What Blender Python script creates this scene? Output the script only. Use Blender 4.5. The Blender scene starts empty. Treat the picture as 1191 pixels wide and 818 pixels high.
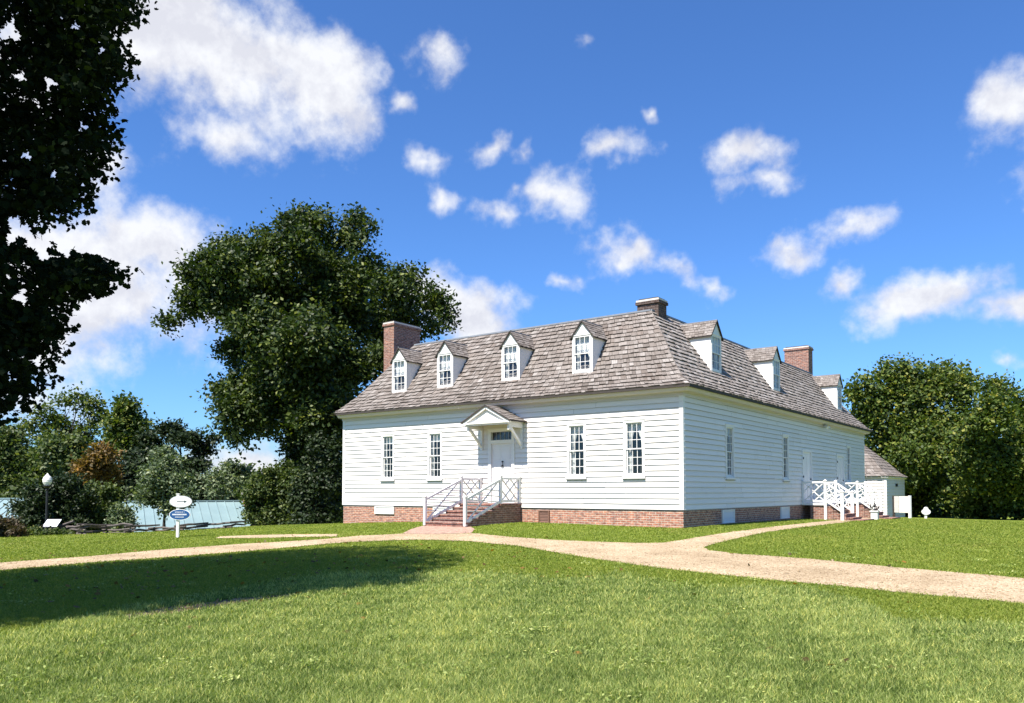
import bpy, math, random
import numpy as np
from mathutils import Vector, Matrix, geometry

random.seed(7)
rng = np.random.default_rng(11)
SC = bpy.context.scene
COL = SC.collection

# ------------------------------------------------------------------ camera
F_PX, PITCH, CY, YAW = 931.543, 0.037388, 536.334, -0.636887
CAM = np.array([10.5435, -23.2038, 1.1745])
W0, H0 = 1191.0, 818.0
FW = np.array([math.sin(YAW) * math.cos(PITCH), math.cos(YAW) * math.cos(PITCH), math.sin(PITCH)])
RT = np.array([math.cos(YAW), -math.sin(YAW), 0.0])
UP = np.cross(RT, FW)
cd = bpy.data.cameras.new('camera')
cam = bpy.data.objects.new('camera', cd)
COL.objects.link(cam)
SC.camera = cam
cam.matrix_world = Matrix((
    (RT[0], UP[0], -FW[0], CAM[0]), (RT[1], UP[1], -FW[1], CAM[1]), (RT[2], UP[2], -FW[2], CAM[2]), (0, 0, 0, 1)))
cd.sensor_fit = 'HORIZONTAL'
cd.sensor_width = 36.0
cd.lens = 36.0 * F_PX / W0
cd.shift_x = 0.0
cd.shift_y = (CY - H0 / 2) / W0
cd.clip_start = 0.1
cd.clip_end = 6000.0

# ------------------------------------------------------------------ light
SUN_DIR = Vector((0.012, 1.0, -1.5)).normalized()       # the way the light travels
SUN_EL = math.asin(-SUN_DIR.z)
sd = bpy.data.lights.new('sun', 'SUN')
sd.energy = 5.0
sd.angle = math.radians(0.5)
sd.color = (1.0, 0.93, 0.84)
sun = bpy.data.objects.new('sun', sd)
COL.objects.link(sun)
sun.rotation_euler = SUN_DIR.to_track_quat('-Z', 'Y').to_euler()
sun.location = (-5, -30, 40)

SC.view_settings.view_transform = 'Standard'
SC.view_settings.look = 'None'
SC.view_settings.gamma = 1.0
SC.view_settings.exposure = 1.12
SKY_STRENGTH = 0.060


def ray(x, y):
    return FW + RT * (x - W0 / 2) / F_PX - UP * (y - CY) / F_PX


def at(x, y, d):
    """world point seen at photo position x, y at distance d along the view axis"""
    return CAM + ray(x, y) * d


def proj(P):
    q = np.asarray(P, float) - CAM
    z = q @ FW
    return W0 / 2 + F_PX * (q @ RT) / z, CY - F_PX * (q @ UP) / z, z


def make_world():
    w = bpy.data.worlds.new('World')
    SC.world = w
    w.use_nodes = True
    nt = w.node_tree
    nt.nodes.clear()
    N, Lk = nt.nodes.new, nt.links.new
    out = N('ShaderNodeOutputWorld')
    bg = N('ShaderNodeBackground')
    bg.inputs['Strength'].default_value = SKY_STRENGTH
    Lk(bg.outputs[0], out.inputs[0])
    sky = N('ShaderNodeTexSky')
    sky.sky_type = 'NISHITA'
    sky.sun_disc = False
    sky.sun_elevation = SUN_EL
    sky.sun_rotation = math.atan2(-SUN_DIR.x, -SUN_DIR.y)
    sky.air_density = 1.0
    sky.dust_density = 0.6
    sky.ozone_density = 2.0
    tint = N('ShaderNodeMix')
    tint.data_type = 'RGBA'
    tint.blend_type = 'MULTIPLY'
    tint.inputs['Factor'].default_value = 1.0
    tint.inputs['B'].default_value = SKY_TINT
    Lk(sky.outputs[0], tint.inputs['A'])

    tc = N('ShaderNodeTexCoord')
    dirn = tc.outputs['Generated']

    def math_(op, a, b=None, c=None, clamp=False):
        m = N('ShaderNodeMath')
        m.operation = op
        m.use_clamp = clamp
        for i, v in enumerate((a, b, c)):
            if v is None:
                continue
            if isinstance(v, (int, float)):
                m.inputs[i].default_value = v
            else:
                Lk(v, m.inputs[i])
        return m.outputs[0]

    def noise(scale, detail, rough, off):
        mp = N('ShaderNodeMapping')
        mp.inputs['Location'].default_value = off
        Lk(dirn, mp.inputs['Vector'])
        n = N('ShaderNodeTexNoise')
        n.inputs['Scale'].default_value = scale
        n.inputs['Detail'].default_value = detail
        n.inputs['Roughness'].default_value = rough
        Lk(mp.outputs[0], n.inputs['Vector'])
        return n

    # the vapour warps each cloud's outline
    wn = noise(9.0, 4.0, 0.6, (3.1, 0.2, 5.5))
    ws = N('ShaderNodeVectorMath')
    ws.operation = 'SUBTRACT'
    Lk(wn.outputs['Color'], ws.inputs[0])
    ws.inputs[1].default_value = (0.5, 0.5, 0.5)
    wm = N('ShaderNodeVectorMath')
    wm.operation = 'SCALE'
    Lk(ws.outputs[0], wm.inputs[0])
    wm.inputs['Scale'].default_value = 0.10
    wa = N('ShaderNodeVectorMath')
    wa.operation = 'ADD'
    Lk(dirn, wa.inputs[0])
    Lk(wm.outputs[0], wa.inputs[1])
    wdir = wa.outputs[0]

    def dot(v):
        d = N('ShaderNodeVectorMath')
        d.operation = 'DOT_PRODUCT'
        Lk(wdir, d.inputs[0])
        d.inputs[1].default_value = v
        return d.outputs['Value']

    best = None
    for (cx, cy, rx, ry, rot, amp) in CLOUDS:
        rx, ry = rx * 0.98, ry * 1.05
        n = ray(cx, cy)
        n = n / np.linalg.norm(n)
        t = np.cross(n, (0, 0, 1.0))
        t /= np.linalg.norm(t)
        b = np.cross(t, n)
        c, s = math.cos(math.radians(rot)), math.sin(math.radians(rot))
        k = 1.0 / np.linalg.norm(ray(cx, cy))
        t, b = c * t + s * b, -s * t + c * b
        u = dot(tuple(t / (rx / F_PX * k)))
        v = dot(tuple(b / (ry / F_PX * k)))
        q = math_('ADD', math_('MULTIPLY', u, u), math_('MULTIPLY', v, v))
        f = math_('MULTIPLY', math_('SUBTRACT', 1.0, math_('SQRT', q)), amp * 1.2)
        best = f if best is None else math_('SMOOTH_MAX', best, f, 0.25)
    n1 = noise(7.0, 9.0, 0.62, (0, 0, 0))
    n2 = noise(26.0, 6.0, 0.6, (2, 1, 7))
    nn = math_('ADD', math_('MULTIPLY', math_('SUBTRACT', n1.outputs['Fac'], 0.5), 2.3),
               math_('MULTIPLY', math_('SUBTRACT', n2.outputs['Fac'], 0.5), 1.3))
    dens = math_('ADD', best, nn)
    mr = N('ShaderNodeMapRange')
    mr.interpolation_type = 'SMOOTHSTEP'
    mr.inputs['From Min'].default_value = -0.05
    mr.inputs['From Max'].default_value = 1.0
    Lk(dens, mr.inputs['Value'])
    # thick parts are brighter, with soft grey hollows
    n3 = noise(7.0, 7.0, 0.6, (0, 0, 0.022))
    lit = math_('SUBTRACT', n1.outputs['Fac'], n3.outputs['Fac'])
    br = N('ShaderNodeMapRange')
    br.inputs['From Min'].default_value = -0.07
    br.inputs['From Max'].default_value = 0.05
    br.inputs['To Min'].default_value = 0.80
    br.inputs['To Max'].default_value = 1.0
    Lk(lit, br.inputs['Value'])
    cc = N('ShaderNodeMix')
    cc.data_type = 'RGBA'
    cc.blend_type = 'MULTIPLY'
    cc.inputs['Factor'].default_value = 1.0
    cc.inputs['A'].default_value = tuple(CLOUD_LEVEL / SKY_STRENGTH * v for v in (0.97, 0.985, 1.02)) + (1,)
    cmb = N('ShaderNodeCombineColor')
    Lk(br.outputs[0], cmb.inputs[0])
    Lk(br.outputs[0], cmb.inputs[1])
    Lk(math_('POWER', br.outputs[0], 0.75), cmb.inputs[2])
    Lk(cmb.outputs[0], cc.inputs['B'])
    mix = N('ShaderNodeMix')
    mix.data_type = 'RGBA'
    Lk(math_('MULTIPLY', mr.outputs[0], 0.97), mix.inputs['Factor'])
    Lk(tint.outputs['Result'], mix.inputs['A'])
    Lk(cc.outputs['Result'], mix.inputs['B'])
    Lk(mix.outputs['Result'], bg.inputs['Color'])


SKY_TINT = (0.60, 1.00, 1.56, 1)
CLOUD_LEVEL = 0.47
CLOUDS = [  # direction, spread, tilt and thickness of every cloud
    (255, 65, 200, 95, -12, 1.25), (190, 25, 130, 75, 0, 1.15), (370, 95, 100, 70, -20, 1.1), (255, 160, 95, 55, -25, .95),
    (120, 190, 90, 60, -30, .9), (70, 335, 215, 120, 0, 1.3), (185, 275, 100, 60, 0, 1.15), (110, 400, 170, 50, 0, .75),
    (560, 375, 90, 45, -20, 1.1), (500, 340, 60, 40, -30, .9), (480, 125, 34, 18, -15, .7),
    (513, 75, 46, 30, -25, .72), (500, 183, 38, 26, -15, .85), (523, 222, 34, 22, 0, .8), (572, 166, 26, 18, 20, .62),
    (648, 220, 56, 38, -20, .95), (600, 215, 24, 16, 0, .55), (580, 238, 30, 22, 0, .78), (712, 182, 58, 24, 12, .85), (612, 176, 20, 16, 0, .62),
    (728, 306, 48, 28, -25, .8), (788, 326, 44, 18, -10, .55), (832, 332, 24, 20, 0, .72), (650, 320, 16, 10, 0, .45), (685, 60, 14, 6, 0, .3),
    (759, 134, 17, 15, 0, .72), (872, 182, 48, 27, -8, .9), (885, 212, 40, 16, 0, .5), (975, 270, 66, 25, 18, .85), (910, 288, 40, 20, 0, .7),
    (968, 332, 36, 28, -30, .75), (1075, 350, 100, 42, 0, 1.1), (1160, 368, 60, 26, 0, .95), (1168, 120, 60, 62, 35, 1.1),
    (1170, 410, 28, 12, 0, .6), (300, 540, 130, 30, 0, .9), (420, 560, 160, 30, 0, .8), (30, 470, 120, 30, 0, .5), (1240, 200, 60, 60, 0, .8),
    (20, 90, 140, 120, 0, 1.0),
]
make_world()

# ------------------------------------------------------------------ materials
MATS = {}


def new_mat(name):
    m = bpy.data.materials.new(name)
    m.use_nodes = True
    nt = m.node_tree
    nt.nodes.clear()
    out = nt.nodes.new('ShaderNodeOutputMaterial')
    MATS[name] = m
    return m, nt, out


class NT:
    def __init__(s, nt):
        s.nt = nt

    def node(s, typ, ins=None, **props):
        n = s.nt.nodes.new(typ)
        for k, v in props.items():
            setattr(n, k, v)
        for k, v in (ins or {}).items():
            if hasattr(v, 'is_linked') or isinstance(v, bpy.types.NodeSocket):
                s.nt.links.new(v, n.inputs[k])
            else:
                n.inputs[k].default_value = v
        return n

    def noise(s, vec, scale, detail=4.0, rough=0.55, dist=0.0):
        return s.node('ShaderNodeTexNoise', {'Vector': vec, 'Scale': scale, 'Detail': detail, 'Roughness': rough, 'Distortion': dist})

    def ramp(s, fac, stops):
        r = s.node('ShaderNodeValToRGB', {'Fac': fac})
        el = r.color_ramp.elements
        while len(el) < len(stops):
            el.new(0.5)
        for e, (p, c) in zip(el, stops):
            e.position = p
            e.color = tuple(c) + (1,) if len(c) == 3 else c
        return r.outputs['Color']

    def mix(s, fac, a, b, blend='MIX'):
        m = s.node('ShaderNodeMix', data_type='RGBA', blend_type=blend)
        for k, v in (('Factor', fac), ('A', a), ('B', b)):
            if isinstance(v, bpy.types.NodeSocket):
                s.nt.links.new(v, m.inputs[k])
            elif k == 'Factor':
                m.inputs[k].default_value = v
            else:
                m.inputs[k].default_value = tuple(v) + (1,) if len(v) == 3 else v
        return m.outputs['Result']

    def math(s, op, a, b=0.0, clamp=False):
        m = s.node('ShaderNodeMath', operation=op, use_clamp=clamp)
        for i, v in enumerate((a, b)):
            if isinstance(v, bpy.types.NodeSocket):
                s.nt.links.new(v, m.inputs[i])
            else:
                m.inputs[i].default_value = v
        return m.outputs[0]

    def mapr(s, v, a, b, c, d):
        return s.node('ShaderNodeMapRange', {'Value': v, 'From Min': a, 'From Max': b, 'To Min': c, 'To Max': d}).outputs[0]

    def uv(s):
        return s.node('ShaderNodeUVMap', uv_map='uv').outputs[0]

    def obj(s):
        return s.node('ShaderNodeTexCoord').outputs['Object']

    def pos(s):
        return s.node('ShaderNodeNewGeometry').outputs['Position']

    def rnd(s):
        return s.node('ShaderNodeAttribute', attribute_name='rnd').outputs['Fac']

    def mapping(s, vec, scale, loc=(0, 0, 0)):
        return s.node('ShaderNodeMapping', {'Vector': vec, 'Scale': scale, 'Location': loc}).outputs[0]

    def bump(s, h, strength, dist=0.02):
        return s.node('ShaderNodeBump', {'Height': h, 'Strength': strength, 'Distance': dist}).outputs[0]

    def bsdf(s, out, color, rough=0.6, normal=None, spec=0.4, metal=0.0):
        ins = {'Base Color': color if isinstance(color, bpy.types.NodeSocket) else tuple(color) + (1,), 'Roughness': rough,
               'Specular IOR Level': spec, 'Metallic': metal}
        if normal is not None:
            ins['Normal'] = normal
        p = s.node('ShaderNodeBsdfPrincipled', ins)
        s.nt.links.new(p.outputs[0], out.inputs[0])
        return p


def simple(name, color, rough=0.6, var=0.12, scale=6.0, bump=0.1, metal=0.0, spec=0.4):
    m, nt, out = new_mat(name)
    T = NT(nt)
    p = T.obj()
    n = T.noise(p, scale, 6.0, 0.65)
    n2 = T.noise(p, scale * 9, 3.0, 0.6)
    c = T.mix(1.0, tuple(color), T.ramp(n.outputs['Fac'], [(0.25, (1 - var * 2,) * 3), (0.7, (1 + var,) * 3)]), 'MULTIPLY')
    T.bsdf(out, c, rough, T.bump(n2.outputs['Fac'], bump, 0.01), spec, metal)
    return m


def paint(name, color, grime=0.10):
    """brush painted timber: faint streaks, chalking and dirt specks"""
    m, nt, out = new_mat(name)
    T = NT(nt)
    uv = T.uv()
    n1 = T.noise(T.mapping(uv, (0.6, 7.0, 1)), 3.0, 5.0, 0.6)
    n2 = T.noise(uv, 1.3, 6.0, 0.7)
    n3 = T.noise(T.mapping(uv, (3.0, 60.0, 1)), 4.0, 3.0, 0.6)
    v = T.math('ADD', T.mapr(T.rnd(), 0, 1, 0.92, 1.0), T.mapr(n1.outputs['Fac'], 0.3, 0.7, -0.025, 0.025))
    col = T.node('ShaderNodeCombineColor', {0: v, 1: v, 2: v}).outputs[0]
    c = T.mix(1.0, tuple(color), col, 'MULTIPLY')
    c = T.mix(T.mapr(n2.outputs['Fac'], 0.56, 0.78, 0, grime * 3), c, tuple(x * k for x, k in zip(color, (0.8, 0.78, 0.72))))
    T.bsdf(out, c, 0.5, T.bump(n3.outputs['Fac'], 0.12, 0.004), 0.35)
    return m


paint('white_paint', (0.75, 0.735, 0.715))
paint('siding_paint', (0.76, 0.72, 0.68), 0.2)
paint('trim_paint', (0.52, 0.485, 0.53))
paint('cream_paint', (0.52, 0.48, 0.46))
simple('shade_edge', (0.16, 0.155, 0.145), 0.9, 0.2)  # dark grey puts the shade line under each board into its colour
simple('soil', (0.20, 0.135, 0.085), 0.95, 0.3, 4, 0.6)
simple('grey_sill', (0.30, 0.31, 0.33), 0.6)
simple('black_iron', (0.015, 0.015, 0.017), 0.45, 0.2)
simple('dark_room', (0.025, 0.022, 0.02), 0.9)  # the darkness of unlit rooms, given as colour
simple('dark_trim', (0.045, 0.037, 0.033), 0.8)
simple('ridge_lead', (0.20, 0.22, 0.25), 0.55)
simple('brown_vent', (0.16, 0.085, 0.06), 0.7)
simple('cloth', (0.72, 0.71, 0.68), 0.9, 0.08)
simple('globe_glass', (0.78, 0.77, 0.72), 0.25, 0.04)
simple('sign_white', (0.72, 0.74, 0.74), 0.4, 0.05)
simple('sign_blue', (0.018, 0.075, 0.21), 0.35, 0.08)
simple('sign_ink', (0.02, 0.035, 0.04), 0.5)
simple('panel_sheet', (0.80, 0.80, 0.84), 0.3, 0.06)
simple('rail_wood', (0.105, 0.09, 0.08), 0.9, 0.3, 9, 0.5)
simple('old_mortar', (0.55, 0.52, 0.47), 0.9, 0.1)
simple('steel_grey', (0.35, 0.36, 0.37), 0.4, 0.1)


def glass():
    m, nt, out = new_mat('window_glass')
    T = NT(nt)
    n = T.noise(T.obj(), 2.2, 2.0, 0.5)
    gl = T.node('ShaderNodeBsdfGlossy', {'Color': (0.9, 0.95, 1, 1), 'Roughness': 0.02, 'Normal': T.bump(n.outputs['Fac'], 0.12, 0.03)})
    tr = T.node('ShaderNodeBsdfTransparent', {'Color': (0.88, 0.91, 0.92, 1)})
    fc = T.node('ShaderNodeLayerWeight', {'Blend': 0.5}).outputs['Facing']
    fac = T.math('ADD', T.math('MULTIPLY', T.math('POWER', fc, 4.0), 0.3), 0.055)
    mx = T.node('ShaderNodeMixShader', {0: fac, 1: tr.outputs[0], 2: gl.outputs[0]})
    nt.links.new(mx.outputs[0], out.inputs[0])


glass()


def brick(name, c1, c2, mortar, chalk=0.35):
    m, nt, out = new_mat(name)
    T = NT(nt)
    uv = T.uv()
    warp = T.noise(uv, 5.0, 2.0, 0.5)
    wv = T.node('ShaderNodeVectorMath', {0: warp.outputs['Color'], 'Scale': 0.012}, operation='SCALE').outputs[0]
    uv2 = T.node('ShaderNodeVectorMath', {0: uv, 1: wv}, operation='ADD').outputs[0]
    b = T.node('ShaderNodeTexBrick', {'Vector': uv2, 'Color1': tuple(c1) + (1,), 'Color2': tuple(c2) + (1,), 'Mortar': tuple(mortar) + (1,),
                                      'Scale': 1.0, 'Mortar Size': 0.008, 'Mortar Smooth': 0.2, 'Bias': 0.0, 'Brick Width': 0.21, 'Row Height': 0.074})
    b.offset = 0.5
    n = T.noise(uv, 2.2, 6.0, 0.7)
    n2 = T.noise(uv, 14.0, 5.0, 0.7)
    n3 = T.noise(T.mapping(uv, (4.7, 13.5, 1)), 1.0, 1.0, 0.5)
    c = T.mix(1.0, b.outputs['Color'], T.ramp(n3.outputs['Fac'], [(0.3, (0.55, 0.5, 0.5)), (0.5, (1.0, 1.0, 1.0)), (0.7, (1.35, 1.25, 1.15))]), 'MULTIPLY')
    c = T.mix(T.mapr(n2.outputs['Fac'], 0.45, 0.75, 0, chalk), c, (0.55, 0.50, 0.45))
    c = T.mix(T.mapr(n.outputs['Fac'], 0.55, 0.8, 0, 0.5), c, tuple(x * 0.4 for x in c1))
    h = T.math('SUBTRACT', T.math('MULTIPLY', n2.outputs['Fac'], 0.3), b.outputs['Fac'])
    T.bsdf(out, c, 0.9, T.bump(h, 0.6, 0.012), 0.2)


brick('house_brick', (0.36, 0.155, 0.095), (0.26, 0.10, 0.07), (0.46, 0.41, 0.35))
brick('chimney_brick', (0.25, 0.105, 0.07), (0.15, 0.065, 0.05), (0.34, 0.29, 0.25), 0.3)
brick('sooty_brick', (0.085, 0.055, 0.045), (0.06, 0.042, 0.038), (0.14, 0.12, 0.11), 0.1)
brick('paving_brick', (0.36, 0.21, 0.15), (0.29, 0.165, 0.12), (0.40, 0.32, 0.25), 0.4)
brick('step_brick', (0.235, 0.105, 0.08), (0.165, 0.075, 0.06), (0.36, 0.30, 0.26), 0.22)


def shingle(name, cols):
    m, nt, out = new_mat(name)
    T = NT(nt)
    uv = T.uv()
    r = T.rnd()
    st = T.noise(T.mapping(uv, (34.0, 2.2, 1)), 1.0, 4.0, 0.65)
    bl = T.noise(uv, 0.55, 5.0, 0.6)
    c = T.ramp(r, cols)
    c = T.mix(1.0, c, T.ramp(st.outputs['Fac'], [(0.28, (0.55, 0.52, 0.5)), (0.52, (1, 1, 1)), (0.8, (1.22, 1.2, 1.18))]), 'MULTIPLY')
    c = T.mix(T.mapr(bl.outputs['Fac'], 0.5, 0.75, 0, 0.4), c, (0.17, 0.125, 0.10))
    T.bsdf(out, c, 0.88, T.bump(st.outputs['Fac'], 0.5, 0.006), 0.2)


shingle('roof_shingle', [(0.0, (0.055, 0.045, 0.038)), (0.2, (0.115, 0.098, 0.086)), (0.5, (0.188, 0.166, 0.150)), (0.8, (0.262, 0.240, 0.222)), (1.0, (0.36, 0.338, 0.32))])


def metal_roof():
    m, nt, out = new_mat('teal_metal')
    T = NT(nt)
    n = T.noise(T.obj(), 0.8, 5.0, 0.6)
    c = T.ramp(n.outputs['Fac'], [(0.3, (0.17, 0.25, 0.265)), (0.7, (0.22, 0.31, 0.32))])
    T.bsdf(out, c, 0.42, None, 0.5)


metal_roof()


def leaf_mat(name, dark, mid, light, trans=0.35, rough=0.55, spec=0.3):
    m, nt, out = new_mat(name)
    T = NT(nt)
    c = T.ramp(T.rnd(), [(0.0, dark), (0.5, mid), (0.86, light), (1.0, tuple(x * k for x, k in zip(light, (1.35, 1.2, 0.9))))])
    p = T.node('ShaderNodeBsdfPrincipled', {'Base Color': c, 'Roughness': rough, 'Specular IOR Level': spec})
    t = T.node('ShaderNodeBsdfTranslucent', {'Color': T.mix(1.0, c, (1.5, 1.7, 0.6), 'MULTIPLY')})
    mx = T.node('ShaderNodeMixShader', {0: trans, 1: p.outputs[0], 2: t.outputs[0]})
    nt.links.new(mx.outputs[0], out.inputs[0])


leaf_mat('maple_leaf', (0.009, 0.019, 0.005), (0.030, 0.053, 0.009), (0.105, 0.132, 0.019), 0.18)
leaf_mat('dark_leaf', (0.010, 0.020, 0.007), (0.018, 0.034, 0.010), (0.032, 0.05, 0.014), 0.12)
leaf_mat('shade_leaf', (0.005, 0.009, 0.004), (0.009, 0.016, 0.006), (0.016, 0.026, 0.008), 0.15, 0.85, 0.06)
leaf_mat('yellow_green_leaf', (0.018, 0.036, 0.008), (0.068, 0.108, 0.017), (0.185, 0.195, 0.032), 0.25)
leaf_mat('pale_leaf', (0.03, 0.05, 0.02), (0.10, 0.14, 0.07), (0.26, 0.30, 0.18), 0.2)
leaf_mat('wild_leaf', (0.02, 0.04, 0.010), (0.06, 0.09, 0.025), (0.14, 0.165, 0.05), 0.25)
leaf_mat('orange_leaf', (0.05, 0.04, 0.012), (0.125, 0.078, 0.018), (0.21, 0.12, 0.028), 0.3)
leaf_mat('russet_leaf', (0.03, 0.03, 0.013), (0.06, 0.048, 0.022), (0.11, 0.072, 0.045), 0.2)
leaf_mat('grass_blade', (0.06, 0.10, 0.018), (0.215, 0.282, 0.066), (0.44, 0.47, 0.18), 0.32, 0.6)
simple('bark', (0.042, 0.034, 0.028), 0.95, 0.3, 5, 0.6)


def ground_mat():
    m, nt, out = new_mat('lawn')
    T = NT(nt)
    p = T.pos()
    n1 = T.noise(p, 0.35, 5.0, 0.6)
    n2 = T.noise(p, 9.0, 6.0, 0.75)
    n3 = T.noise(p, 55.0, 3.0, 0.7)
    n4 = T.noise(T.mapping(p, (0.9, 0.18, 1)), 0.9, 3.0, 0.5)
    c = T.ramp(n2.outputs['Fac'], [(0.25, (0.095, 0.135, 0.018)), (0.5, (0.155, 0.205, 0.028)), (0.75, (0.215, 0.255, 0.048))])
    c = T.mix(1.0, c, T.ramp(n3.outputs['Fac'], [(0.3, (0.55, 0.58, 0.5)), (0.55, (1, 1, 1)), (0.75, (1.3, 1.25, 1.15))]), 'MULTIPLY')
    c = T.mix(1.0, c, T.ramp(n4.outputs['Fac'], [(0.35, (0.86, 0.9, 0.85)), (0.65, (1.1, 1.06, 1.0))]), 'MULTIPLY')
    c = T.mix(T.mapr(n1.outputs['Fac'], 0.54, 0.70, 0, 0.6), c, (0.26, 0.225, 0.07))
    T.bsdf(out, c, 0.95, T.bump(n3.outputs['Fac'], 0.8, 0.03), 0.1)


ground_mat()


def gravel_mat():
    m, nt, out = new_mat('gravel')
    T = NT(nt)
    p = T.pos()
    v = T.node('ShaderNodeTexVoronoi', {'Vector': p, 'Scale': 42.0})
    n1 = T.noise(p, 0.7, 5.0, 0.6)
    n2 = T.noise(p, 130.0, 2.0, 0.6)
    n3 = T.noise(p, 6.0, 6.0, 0.7)
    r = T.node('ShaderNodeSeparateColor', {0: v.outputs['Color']}).outputs[0]
    c = T.ramp(r, [(0.0, (0.27, 0.205, 0.13)), (0.5, (0.42, 0.335, 0.225)), (1.0, (0.55, 0.46, 0.335))])
    c = T.mix(1.0, c, T.ramp(n1.outputs['Fac'], [(0.3, (0.74, 0.70, 0.64)), (0.7, (1.14, 1.12, 1.1))]), 'MULTIPLY')
    c = T.mix(1.0, c, T.ramp(n3.outputs['Fac'], [(0.3, (0.85, 0.83, 0.8)), (0.7, (1.08, 1.08, 1.08))]), 'MULTIPLY')
    h = T.math('ADD', T.math('MULTIPLY', v.outputs['Distance'], -1.0), T.math('MULTIPLY', n2.outputs['Fac'], 0.3))
    T.bsdf(out, c, 0.95, T.bump(h, 0.7, 0.02), 0.15)


gravel_mat()

# ------------------------------------------------------------------ mesh helpers
def link(name, me, parent=None, loc=(0, 0, 0)):
    o = bpy.data.objects.new(name, me)
    COL.objects.link(o)
    o.location = loc
    if parent is not None:
        o.parent = parent
    return o


def np_mesh(name, verts, faces_flat, counts, mats, midx=None, rnd=None, uv=None, smooth=False):
    """verts (n,3), faces_flat vertex ids, counts per face, rnd per face, uv per loop"""
    me = bpy.data.meshes.new(name)
    verts = np.asarray(verts, np.float32)
    faces_flat = np.asarray(faces_flat, np.int32)
    counts = np.asarray(counts, np.int32)
    me.vertices.add(len(verts))
    me.vertices.foreach_set('co', verts.ravel())
    me.loops.add(len(faces_flat))
    me.loops.foreach_set('vertex_index', faces_flat)
    me.polygons.add(len(counts))
    st = np.zeros(len(counts), np.int32)
    st[1:] = np.cumsum(counts)[:-1]
    me.polygons.foreach_set('loop_start', st)
    if smooth:
        me.polygons.foreach_set('use_smooth', np.ones(len(counts), bool))
    for m in mats:
        me.materials.append(MATS[m])
    if midx is not None:
        me.polygons.foreach_set('material_index', np.asarray(midx, np.int32))
    if rnd is not None:
        a = me.attributes.new('rnd', 'FLOAT', 'FACE')
        a.data.foreach_set('value', np.asarray(rnd, np.float32))
    if uv is not None:
        l = me.uv_layers.new(name='uv')
        l.data.foreach_set('uv', np.asarray(uv, np.float32).ravel())
    me.update(calc_edges=True)
    return me


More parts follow.
